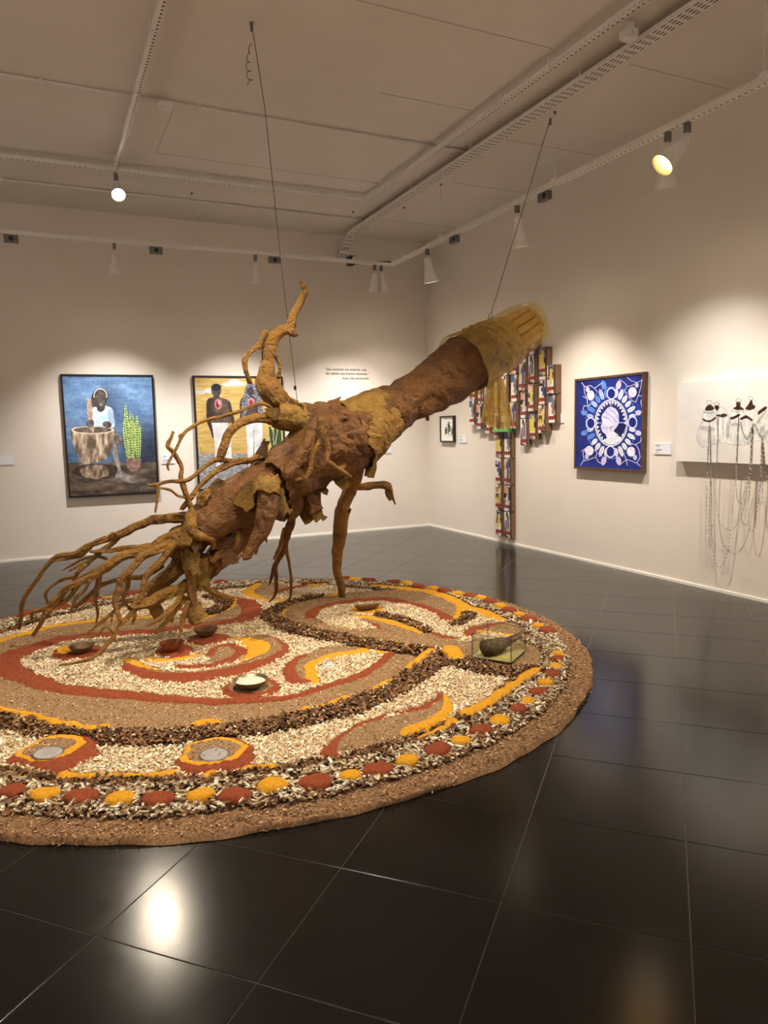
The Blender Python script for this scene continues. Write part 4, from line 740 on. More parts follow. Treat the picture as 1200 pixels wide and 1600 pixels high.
# two eyes with mirror discs
for red, yel, bro, nm in (([(5, 1194), (40, 1173), (82, 1156), (122, 1152), (150, 1162), (153, 1178), (132, 1195), (95, 1211), (65, 1206), (38, 1199)], [(25, 1184), (40, 1172), (70, 1158), (97, 1152), (122, 1155), (132, 1165), (120, 1177), (98, 1188), (60, 1197), (34, 1192)], [(37, 1183), (50, 1172), (75, 1162), (100, 1158), (116, 1163), (114, 1172), (94, 1182), (62, 1190), (44, 1189)], 'l'),
                          ([(272, 1193), (290, 1175), (318, 1160), (360, 1154), (386, 1162), (400, 1178), (394, 1196), (368, 1204), (330, 1208), (288, 1211)], [(282, 1186), (295, 1171), (320, 1160), (350, 1157), (378, 1166), (384, 1178), (370, 1191), (338, 1200), (302, 1201), (284, 1196)], [(292, 1185), (305, 1172), (328, 1164), (350, 1162), (371, 1170), (373, 1179), (356, 1189), (328, 1196), (300, 1195)], 'r')):
    pgon(red, 'red', 'red_powder_oval', 0.045, mound=.012); pgon(yel, 'yellow', 'yellow_powder_ring', 0.06); pgon(bro, 'sawdust', 'brown_sawdust', 0.058)
# --- mesh the regions on one shared height field
IDp = np.pad(ID, 1); HTp = np.pad(HT, 1)
cnt = sum((IDp[a:NC+1+a, b:NC+1+b] > 0).astype(float) for a in (0, 1) for b in (0, 1)); VZ = sum(HTp[a:NC+1+a, b:NC+1+b] for a in (0, 1) for b in (0, 1))/np.maximum(cnt, 1)
def blur(A): B = np.pad(A, 1, mode='edge'); return (B[:-2, 1:-1]+B[2:, 1:-1]+B[1:-1, :-2]+B[1:-1, 2:]+B[1:-1, 1:-1]*2)/6
for _ in range(3): VZ = blur(VZ)
vi = np.arange(NC+1)*CELL; VX, VY = np.meshgrid(org[0]+vi, org[1]+vi); VZ = VZ+(fbm(VX*9, VY*9, 51)-0.5)*0.012+(vn(VX*70, VY*70, 53)-0.5)*0.006
four = [IDp[a:NC+1+a, b:NC+1+b] for a in (0, 1) for b in (0, 1)]; bnd = ~((four[0] == four[1]) & (four[1] == four[2]) & (four[2] == four[3]))
for _ in range(3):
    bf = bnd.astype(float); nb = np.zeros_like(VX); sx = np.zeros_like(VX); sy = np.zeros_like(VX)
    for dy, dx in ((0, 1), (0, -1), (1, 0), (-1, 0)):
        r_ = lambda A: np.roll(np.roll(A, dy, 0), dx, 1); nb += r_(bf); sx += r_(VX*bf); sy += r_(VY*bf)
    mm = bnd & (nb >= 2); VX = np.where(mm, 0.5*VX+0.5*sx/np.maximum(nb, 1), VX); VY = np.where(mm, 0.5*VY+0.5*sy/np.maximum(nb, 1), VY)
edge = (cnt > 0) & (cnt < 4); ra = np.hypot(VX-CC[0], VY-CC[1]); an = np.arctan2(VY-CC[1], VX-CC[0]); rt = RC+0.010*np.sin(an*9)+0.007*np.sin(an*23+1)+0.004*np.sin(an*61)
VX = np.where(edge, CC[0]+np.cos(an)*rt, VX); VY = np.where(edge, CC[1]+np.sin(an)*rt, VY); VZ = np.where(edge, 0.003, np.maximum(VZ, 0.012))
carpet = empty('sawdust_carpet', (CC[0], CC[1], 0), 'large round floor piece of brown sawdust, pale shavings and ochre and red powder', 'floor installation')
# thin dark backing disc
V, F = lathe_vf([(0.0, 0.001), (RC-0.004, 0.001), (RC-0.004, 0.0024), (0.0, 0.0024)], 160, (0, 0, 1), (CC[0], CC[1], 0)); mesh('backing_sheet', V, F, M['dark'], carpet)
VG = np.stack([VX.ravel(), VY.ravel(), VZ.ravel()], -1); NV = NC+1
bymat = {}
merge = {'brown_sawdust': 0, 'shavings_bed': 0, 'leaf_mulch_band': 0}
groups = {}
for k, (mt, nm, lab) in enumerate(regions):
    key = nm if nm in ('shavings_bed', 'brown_sawdust', 'leaf_mulch_band', 'chip_border_bed', 'coir_border') else (nm, k); groups.setdefault(key, (mt, nm, []))[2].append(k+1)
for key, (mt, nm, ids) in groups.items():
    m = np.isin(ID, ids)
    if m.sum() < 6: continue
    j, i = np.nonzero(m); a = j*NV+i; Q = np.stack([a, a+1, a+NV+1, a+NV], -1); u, inv = np.unique(Q.ravel(), return_inverse=True)
    o = mesh(nm, VG[u], inv.reshape(-1, 4), M[mt], carpet, True)
    if isinstance(key, str): o['kind'] = 'stuff'
# --- loose pieces lying on it
def hz(x, y):
    i = np.clip(((x-org[0])/CELL).astype(int), 0, NC); j = np.clip(((y-org[1])/CELL).astype(int), 0, NC); return VZ[j, i]
def flakes(name, mask, dens, size, asp, cols, mat, lift=0.004, tilt=0.5, thick=0.0, curl=0.25, infr=True):
    j, i = np.nonzero(mask); 
    q = proj(np.stack([GX[j, i], GY[j, i], np.full(len(j), .03)], -1)); ok = (q[:, 0] > -60); j, i = j[ok], i[ok]
    n = int(len(j)*CELL*CELL*dens)
    if n < 1: return
    k = RNG.integers(0, len(j), n); x = GX[j[k], i[k]]+RNG.uniform(-.5, .5, n)*CELL; y = GY[j[k], i[k]]+RNG.uniform(-.5, .5, n)*CELL; z = hz(x, y)+RNG.uniform(0.0, lift, n)
    L = size*RNG.uniform(0.55, 1.35, n); Wd = L*asp*RNG.uniform(0.6, 1.5, n); th = RNG.uniform(0, 2*np.pi, n); tx, ty = RNG.normal(0, tilt, n), RNG.normal(0, tilt, n)
    e1 = np.stack([np.cos(th), np.sin(th), np.sin(tx)], -1); e1 /= np.linalg.norm(e1, axis=1)[:, None]; e2 = np.stack([-np.sin(th), np.cos(th), np.sin(ty)], -1); e2 -= e1*(e1*e2).sum(1)[:, None]; e2 /= np.linalg.norm(e2, axis=1)[:, None]; e3 = np.cross(e1, e2)
    c = np.stack([x, y, z], -1); c[:, 2] += np.abs(e1[:, 2])*L*0.35+0.001; C3 = np.asarray(cols, float)[RNG.integers(0, len(cols), n)]*RNG.uniform(.82, 1.1, (n, 1)); C3 = lin(np.clip(C3, 0, 255))
    a = e1*L[:, None]/2; b = e2*Wd[:, None]/2; up = e3*(L*curl*RNG.uniform(-1, 1, n))[:, None]
    if thick == 0:
        V = np.stack([c-a-b+up, c-a+b+up, c+b, c-b, c+a-b+up, c+a+b+up], 1); F0 = np.array([(0, 1, 2, 3), (3, 2, 5, 4)]); nv = 6
    else:
        t_ = e3*(thick*RNG.uniform(.6, 1.3, n))[:, None]; V = np.stack([c-a-b, c-a+b, c+a+b, c+a-b, c-a-b+t_, c-a+b+t_, c+a+b+t_, c+a-b+t_], 1); F0 = np.array([(4, 5, 6, 7)[::-1], (0, 1, 5, 4), (1, 2, 6, 5), (2, 3, 7, 6), (3, 0, 4, 7)]); nv = 8
    F = (F0[None]+(np.arange(n)*nv)[:, None, None]).reshape(-1, 4); o = mesh(name, V.reshape(-1, 3), F, mat, carpet, cols=np.repeat(C3, nv, 0)); o['kind'] = 'stuff'
kid = {nm: np.isin(ID, ids) for key, (mt, nm, ids) in groups.items() if isinstance(key, str)}
PALE = [(248, 230, 196), (240, 218, 180), (230, 204, 162), (252, 240, 216), (208, 178, 136)]
flakes('wood_shaving', kid['shavings_bed'], 15000, 0.016, 0.42, PALE, M['flake'], 0.012, 0.45)
LEAF = [(140, 100, 64), (116, 80, 48), (92, 60, 36), (84, 56, 36), (148, 110, 70), (170, 132, 88), (132, 92, 56), (78, 52, 34)]
flakes('leaf_fragment', kid['leaf_mulch_band'], 11000, 0.024, 0.5, LEAF, M['leaf'], 0.014, 0.42, curl=0.3); flakes('pale_leaf_speck', kid['leaf_mulch_band'], 450, 0.018, 0.4, [(206, 186, 150), (228, 214, 186)], M['leaf'], 0.03, 0.6)
FR = [((20, 1236), 'red', .105), ((70, 1242), 'yellow', .10), ((128, 1245), 'red', .115), ((186, 1248), 'yellow', .105), ((248, 1248), 'red', .11), ((313, 1243), 'yellow', .095), ((367, 1243), 'red', .115), ((426, 1228), 'yellow', .115), ((493, 1221), 'red', .12), ((547, 1211), 'yellow', .085), ((591, 1202), 'red', .115), ((637, 1189), 'yellow', .09), ((683, 1172), 'red', .11), ((720, 1158), 'yellow', .09), ((752, 1141), 'red', .105), ((780, 1127), 'yellow', .10), ((809, 1108), 'red', .09), ((824, 1097), 'yellow', .075), ((842, 1081), 'red', .11), ((852, 1067), 'yellow', .09), ((862, 1053), 'red', .10), ((868, 1042), 'yellow', .08), ((871, 1030), 'red', .085), ((872, 1021), 'yellow', .085)]
BK = [((856, 987), 'red', .12), ((840, 980), 'yellow', .09), ((826, 970), 'red', .12), ((811, 962), 'yellow', .085), ((794, 955), 'red', .12), ((780, 948), 'yellow', .095), ((765, 941), 'red', .11), ((751, 936), 'yellow', .09), ((734, 932), 'red', .11), ((715, 929), 'yellow', .09), ((695, 924), 'red', .11), ((676, 921), 'yellow', .09), ((654, 917), 'red', .11), ((635, 912), 'yellow', .11), ((615, 910), 'red', .12), ((575, 907), 'red', .12), ((555, 906), 'yellow', .1), ((538, 905), 'red', .12), ((345, 910), 'red', .12), ((205, 928), 'red', .14), ((145, 939), 'red', .14), ((94, 950), 'red', .14), ((42, 960), 'red', .14)]
for px_, c_, r_ in FR+BK:
    q_ = hit(px_, 2, 0.045); kid['chip_border_bed'] &= np.hypot(GX-q_[0], GY-q_[1]) > r_*0.6
ringm = kid['chip_border_bed']; outer = ringm & (RW > 2.13); inner = ringm & (RW <= 2.15)
flakes('leaf_fragment', inner, 11000, 0.023, 0.5, LEAF, M['leaf'], 0.012, 0.42, curl=0.3)
flakes('leaf_fragment', outer, 6500, 0.024, 0.5, LEAF, M['leaf'], 0.012, 0.45, curl=0.3)
WCH = [(236, 220, 188), (218, 198, 162), (246, 234, 208), (190, 164, 126)]
flakes('white_wood_chip', outer, 1300, 0.036, 0.30, WCH, M['flake'], 0.018, 0.25, thick=0.007); flakes('white_wood_chip', outer, 2000, 0.02, 0.5, WCH, M['flake'], 0.018, 0.3, thick=0.006)
flakes('sawdust_speck', kid['brown_sawdust'], 2600, 0.009, 0.5, [(196, 164, 124), (150, 112, 78), (92, 62, 40), (222, 196, 156)], M['flake'], 0.004, 0.4); flakes('coir_speck', kid['coir_border'], 5200, 0.013, 0.35, [(190, 150, 108), (150, 108, 72), (98, 62, 40), (206, 172, 130)], M['flake'], 0.006, 0.4)
# --- powder mounds in the chip border
def mound(px, col, rx, lab, grp, hgt=0.034):
    rx *= 0.64; c = hit(px, 2, 0.045)[:2]; n = 26; V = []; F = []; z0 = float(hz(c[0], c[1]))-0.004; ph = random.uniform(0, 6); ang = math.atan2(c[1]-CC[1], c[0]-CC[0]); prof = [(1.05, -0.012), (1.0, 0.004), (0.93, 0.6*hgt), (0.80, 0.92*hgt), (0.55, hgt*1.0), (0.28, hgt*1.02)]
    for r, h in prof:
        for k in range(n):
            a = 2*math.pi*k/n; q = r*rx*(1+0.05*math.sin(3*a+ph)+0.03*math.sin(7*a+2*ph)); x = q*1.12*math.cos(a); y = q*0.92*math.sin(a)
            zz = z0+h+(0.004*math.sin(38*x+ph) if h > 0.5*hgt else 0); ca, sa = math.cos(ang+math.pi/2), math.sin(ang+math.pi/2); V.append((c[0]+x*ca-y*sa, c[1]+x*sa+y*ca, zz))
    for i in range(len(prof)-1):
        for k in range(n): F.append((i*n+k, i*n+(k+1) % n, (i+1)*n+(k+1) % n, (i+1)*n+k))
    F.append(tuple(range((len(prof)-1)*n, len(prof)*n)))
    o = mesh('powder_mound', np.array(V)-np.array([c[0], c[1], z0]), F, M[col], None, True); o.location = (c[0], c[1], z0); tag(o, lab, 'powder mound', grp)
ordn = ['first', 'second', 'third', 'fourth', 'fifth', 'sixth', 'seventh', 'eighth', 'ninth', 'tenth', 'eleventh', 'twelfth', 'thirteenth']; cr = {'red': 0, 'yellow': 0}
for px, c, r in FR:
    nm = 'brick-red' if c == 'red' else 'ochre-yellow'; mound(px, c, r, '%s powder mound, %s %s one from the left along the front rim' % (nm, ordn[cr[c]], c), 'powder mounds in the chip border'); cr[c] += 1
cr = {'red': 0, 'yellow': 0}; ordb = ordn+['fourteenth', 'fifteenth']
for px, c, r in BK:
    nm = 'brick-red' if c == 'red' else 'ochre-yellow'; mound(px, c, r, '%s powder mound, %s %s one from the right along the far rim' % (nm, ordb[cr[c]], c), 'powder mounds in the chip border', 0.046); cr[c] += 1
# --- bowls and small things standing on the powder
def bowl(px, rad, hgt, mat, lab, fill=None, zb=None, tilt=(0, 0)):
    c = hit(px, 2, 0.06)[:2]; z = float(hz(c[0], c[1]))-0.002; t = empty('bowl', (c[0], c[1], z), lab, 'bowl')
    prof = [(0.0, 0.0), (rad*0.45, 0.0), (rad*0.70, hgt*0.28), (rad*0.9, hgt*0.7), (rad, hgt), (rad*1.03, hgt*1.02), (rad*0.97, hgt*1.0), (rad*0.85, hgt*0.68), (rad*0.62, hgt*0.3), (0.0, hgt*0.16)]
    vs_ = mesh('vessel', *lathe_vf(prof, 36, (tilt[0], tilt[1], 1), (c[0], c[1], z)), M[mat], t, True)
    if fill: mesh('grain_filling', *lathe_vf([(rad*0.86, hgt*0.72), (rad*0.7, hgt*0.86), (rad*0.4, hgt*0.96), (0.0, hgt*1.0)], 32, (tilt[0], tilt[1], 1), (c[0], c[1], z)), M[fill], vs_, True)
bowl((128, 1018), 0.088, 0.05, 'clay', 'shallow dull clay bowl on the left red and yellow patch'); bowl((269, 1017), 0.088, 0.06, 'terra', 'reddish clay bowl on a red mound above the yellow crescent'); bowl((322, 994), 0.092, 0.06, 'clay', 'olive clay bowl on the red mound right of the reddish bowl'); bowl((392, 1074), 0.105, 0.055, 'brass', 'metal bowl filled with white grain in a red ring', 'rice')
for px, lab in (((75.5, 1177), 'flat round mirror disc in the left powder eye'), ((335, 1179), 'flat round mirror disc in the right powder eye')):
    c = hit(px, 2, 0.06)[:2]; z = float(hz(c[0], c[1])); t = empty('mirror_disc', (c[0], c[1], z), lab, 'disc'); mesh('rim', *lathe_vf([(0.0, 0.001), (0.072, 0.001), (0.073, 0.006), (0.066, 0.0075), (0.066, 0.004)], 40, (0.02, -0.03, 1), (c[0], c[1], z)), M['steel'], t, True); mesh('mirror', *lathe_vf([(0.066, 0.0055), (0.0, 0.0055)], 40, (0.02, -0.03, 1), (c[0], c[1], z)), M['disc'], t)
c = hit((516, 1042), 2, 0.05)[:2]; z = float(hz(c[0], c[1]))-0.003; t = empty('small_cup', (c[0], c[1], z), 'tiny white cup with a dark hollow on the pale leaf shape', 'cup'); mesh('cup_wall', *lathe_vf([(0.0, 0), (0.024, 0), (0.027, 0.035), (0.023, 0.035), (0.02, 0.012)], 20, (0, 0, 1), (c[0], c[1], z)), M['white'], t, True); mesh('dark_hollow', *lathe_vf([(0.022, 0.025), (0.0, 0.025)], 20, (0, 0, 1), (c[0], c[1], z)), M['dark'], t)
c = hit((574, 951), 2, 0.06)[:2]; z = float(hz(c[0], c[1])); t = empty('halved_gourd', (c[0], c[1], z), 'halved pod with a dark inside on the yellow patch', 'pod')
V, F = lathe_vf([(0.0, 0), (0.05, 0.006), (0.085, 0.03), (0.10, 0.055), (0.094, 0.055), (0.07, 0.03), (0.0, 0.012)], 28, (0.05, 0.18, 1), (0, 0, 0)); V = np.array(V); V[:, 0] *= 1.25; V[:, 1] *= 0.7; mesh('shell', V+np.array([c[0], c[1], z]), F, M['clay'], t, True)
V, F = lathe_vf([(0.086, 0.045), (0.0, 0.042)], 28, (0.05, 0.18, 1), (0, 0, 0)); V = np.array(V); V[:, 0] *= 1.25; V[:, 1] *= 0.7; mesh('dark_hollow', V+np.array([c[0], c[1], z]), F, M['dark'], t)
# --- glass case with a dark piece of root
K = [np.array(v) for v in ((-3.215, -6.469), (-3.063, -6.709), (-2.809, -6.522), (-2.935, -6.235))]; zb = 0.052; zt = zb+0.165
gc = empty('glass_case', (sum(K)[0]/4, sum(K)[1]/4, zb), 'open glass case holding a dark piece of root on the right of the carpet', 'glass case')
V = [(k[0], k[1], z) for z in (zb, zb+0.006) for k in K]; mesh('glass_base', V, [(3, 2, 1, 0), (4, 5, 6, 7)]+[(i, (i+1) % 4, 4+(i+1) % 4, 4+i) for i in range(4)], mat_plain('yellowish_glass_base', (190, 176, 110), 0.3), gc)
for i in range(4):
    a, b = K[i], K[(i+1) % 4]; d = (b-a)/np.linalg.norm(b-a); nrm = np.array([-d[1], d[0]])*0.005; a2, b2 = a+d*0.0055, b-d*0.0055
    V = [(p[0], p[1], z) for z in (zb+0.007, zt) for p in (a2, b2, b2+nrm, a2+nrm)]; pn = mesh('glass_pane', V, [(3, 2, 1, 0), (4, 5, 6, 7)]+[(q, (q+1) % 4, 4+(q+1) % 4, 4+q) for q in range(4)], M['glass'], gc)
    mesh('glass_seam', *cyl_vf((a[0], a[1], zb+0.006), (a[0], a[1], zt), 0.0028, 6), M['glass_edge'], gc); mesh('glass_rim', *cyl_vf((a[0], a[1], zt), (b[0], b[1], zt), 0.0018, 6), M['glass_edge'], gc); mesh('glass_rim', *cyl_vf((a[0], a[1], zb+0.003), (b[0], b[1], zb+0.003), 0.003, 6), M['glass_edge'], gc)
cen = np.array([K[0]*.70+K[1]*.22+K[3]*.08, K[0]*.60+K[1]*.24+K[2]*.06+K[3]*.10, K[0]*.42+K[1]*.24+K[2]*.20+K[3]*.14, K[0]*.22+K[1]*.16+K[2]*.42+K[3]*.20, K[0]*.05+K[1]*.08+K[2]*.67+K[3]*.20, K[2]*.86+K[3]*.09+K[1]*.05])
P = catmull(np.c_[cen, [zb+.062, zb+.066, zb+.062, zb+.064, zb+.085, zb+.115], [0.040, 0.056, 0.052, 0.036, 0.024, 0.018]], 7)
V, F = tube_vf(P[:, :3], P[:, 3], 18, True, 0.22, 22, 3.0); o = mesh('root_piece', np.array(V)-P[0, :3], F, M['bark'], None, True); o.location = P[0, :3]; tag(o, 'dark gnarled piece of root lying inside the glass case', 'root piece')
# ------------------------------------------------------------------ the suspended paper tree
WA = np.array([-4.216, -5.148, H]); WB = np.array([-1.144, -4.64, H])       # where its two wires leave the ceiling
_d = (WB-WA)/np.linalg.norm(WB-WA); TN = np.array([_d[1], -_d[0], 0.0])       # tree plane normal, towards the room's near side
def tp(px, off=0.0):
    r = ray(px); o = WA+TN*off; t = ((o-CAM)@TN)/(r@TN); return CAM+r*t
def rm(P, rpx): return rpx*((np.asarray(P)-CAM)@CF)/FPX
tree = empty('paper_tree', tuple(tp((300, 965), -0.1)*np.array([1, 1, 0])+np.array([0, 0, 0.3])), 'large hanging tree of crumpled brown paper with tangled roots and a plastic-wrapped end', 'sculpture')
def chain(nodes, per=7):
    """nodes: (x, y, radius px, offset)"""
    A = np.array([np.r_[tp((n[0], n[1]), n[3]), 0] for n in nodes]); A[:, 3] = [rm(a[:3], n[2]) for a, n in zip(A, nodes)]; return catmull(A, per)
cnt_root = 0
def root(nodes, mat='paper_root', name='root', n=12, rough=0.42, per=7, freq=17, jit=0.02):
    global cnt_root; cnt_root += 1
    C = chain(nodes, per); C[:, 3] = np.maximum(C[:, 3]*(0.86 if C[0, 3] < 0.06 else 0.95), 0.004)
    for i in range(1, len(C)-1):
        q = Vector(C[i, :3])*7+Vector((cnt_root*3.1, 0, 0)); j = min(jit, C[i, 3]*0.5); C[i, 0] += noise.noise(q)*j; C[i, 1] += noise.noise(q+Vector((9, 0, 0)))*j; C[i, 2] += noise.noise(q+Vector((0, 9, 0)))*j
    C[0, 3] *= 0.9; V, F = tube_vf(C[:, :3], C[:, 3], n, True, rough*.55, freq, cnt_root*1.3, rough*.75); return mesh(name, V, F, M[mat], tree, False)
# trunk
TR = [(779, 533, 34, .0), (757, 548, 40, .0), (728, 567, 45, .0), (698, 590, 42, .0), (662, 610, 37, .0), (622, 637, 38, .0), (585, 655, 42, .0), (548, 680, 53, .0), (508, 695, 56, .02), (470, 722, 41, .03), (432, 746, 37, .02), (394, 768, 33, .02), (358, 791, 30, .02), (326, 814, 28, .02), (300, 836, 29, .0), (283, 858, 28, -.02), (276, 872, 18, -.04)]
C = chain(TR, 9); V, F = tube_vf(C[:, :3], C[:, 3], 44, True, 0.0)
V = np.array(V); cen = np.repeat(C[:, :3], 44, 0); nv = (V-cen); rl = np.linalg.norm(nv, axis=1)[:, None]; nv = nv/np.maximum(rl, 1e-6); disp = np.zeros(len(V))
for k in range(len(V)):
    q = Vector(V[k]); a = noise.noise(q*2.6); b = abs(noise.noise(q*6.0+Vector((5, 0, 0)))); c = abs(noise.noise(q*15.0)); e = noise.noise(q*34)
    vd = noise.voronoi(q*Vector((4.2, 4.2, 4.2)) if False else q*4.2)[0]; disp[k] = 0.05*a+0.055*(b-0.22)+0.09*(vd[1]-vd[0]-0.25)*0.5+0.012*(c-0.2)+0.003*e
trunk = mesh('trunk', V+nv*disp[:, None]*np.minimum(1, rl/0.12), F, M['paper_trunk'], tree, False)
TV = V+nv*disp[:, None]; TNn = nv
# loose bark shells with ragged open ends
def shell(nodes, mat, n=40, rag=.5, seed=0.0, rough=.16, freq=6):
    C = chain(nodes, 8); V, F = tube_vf(C[:, :3], C[:, 3], n, False, rough, freq, seed); V = np.array(V); m = len(C)
    for end, nb in ((0, 1), (m-1, m-2)):
        ax_ = C[end, :3]-C[nb, :3]; ax_ /= np.linalg.norm(ax_)
        for k in range(n): V[end*n+k] += ax_*C[end, 3]*rag*(1.3*noise.noise(Vector((k*0.47, seed, end)))+0.25*noise.noise(Vector((k*2.3, seed, end))))
    return mesh('bark_shell', V, F, M[mat], tree, False)
shell([(538, 680, 56, .02), (508, 696, 55, .03), (476, 722, 46, .04), (446, 742, 44, .05), (424, 755, 43, .06)], 'paper_trunk', 40, .35, 1.0)
shell([(414, 757, 33, .06), (388, 774, 37, .08), (357, 795, 36, .08), (330, 815, 33, .07), (310, 830, 30, .06)], 'paper_trunk', 36, .3, 2.0)
shell([(410, 788, 21, .06), (384, 820, 22, .04), (352, 858, 20, .02), (324, 892, 16, .0)], 'paper_trunk', 26, .4, 3.0)
shell([(600, 650, 44, .0), (572, 664, 50, .0), (545, 682, 58, .0)], 'paper_flap', 40, .25, 4.0)
shell([(418, 752, 21, .29), (417, 764, 21, .31), (416, 772, 20.5, .32)], 'paper_flap', 24, .5, 5.0)
shell([(297, 862, 14, .13), (297, 878, 12.5, .14), (297, 890, 11.5, .14)], 'paper_flap', 20, .5, 6.0); shell([(303, 945, 10, .14), (307, 958, 13, .14), (311, 968, 15, .14)], 'paper_flap', 20, .4, 7.0)
shell([(575, 690, 13, -.06), (562, 720, 13, -.16), (551, 750, 13, -.27)], 'paper_root', 20, .5, 8.0); shell([(536, 795, 12, -.38), (532, 822, 11, -.44), (530, 850, 10, -.51)], 'paper_root', 18, .5, 9.0)
shell([(470, 655, 24, .03), (448, 650, 23, .03), (428, 648, 20, .03)], 'paper_flap', 26, .35, 10.0)
# thick upper limb and branch
root([(560, 668, 34, .02), (515, 662, 30, .03), (480, 654, 24, .03), (450, 650, 20, .03), (428, 648, 17, .03), (420, 648, 14, .03)], 'paper_trunk', 'limb', 22, .22, 8, 9)
root([(462, 648, 15, .03), (446, 632, 16, .02), (430, 618, 19, .02), (416, 598, 20, .02), (416, 580, 14, .02), (419, 565, 11, .02), (418, 550, 11, .02), (424, 532, 11, .02), (438, 518, 9, .02), (453, 511, 9, .02), (458, 496, 7, .02), (466, 480, 6, .02), (474, 466, 5.5, .02), (478, 456, 5, .02), (474, 447, 4, .02), (468, 440, 2.4, .02)], 'paper_root', 'branch', 16, .22, 8, 11)
root([(446, 515, 6, .03), (457, 519, 8, .05), (462, 520, 5.5, .06)], 'paper_root', 'branch_knob', 12); root([(417, 516, 2.6, .04), (412, 523, 3.4, .05), (405, 538, 4, .05), (390, 552, 4.6, .05), (383, 566, 4.6, .05), (385, 583, 4.4, .05), (390, 598, 4, .03)], 'paper_root', 'branch_loop'); root([(404, 545, 3, .05), (410, 538, 4, .03), (420, 528, 3, .02)], 'paper_root', 'branch_loop'); root([(430, 556, 3, .02), (437, 568, 3.2, .03), (437, 580, 3, .03), (434, 590, 4, .02)], 'paper_root', 'branch_loop')
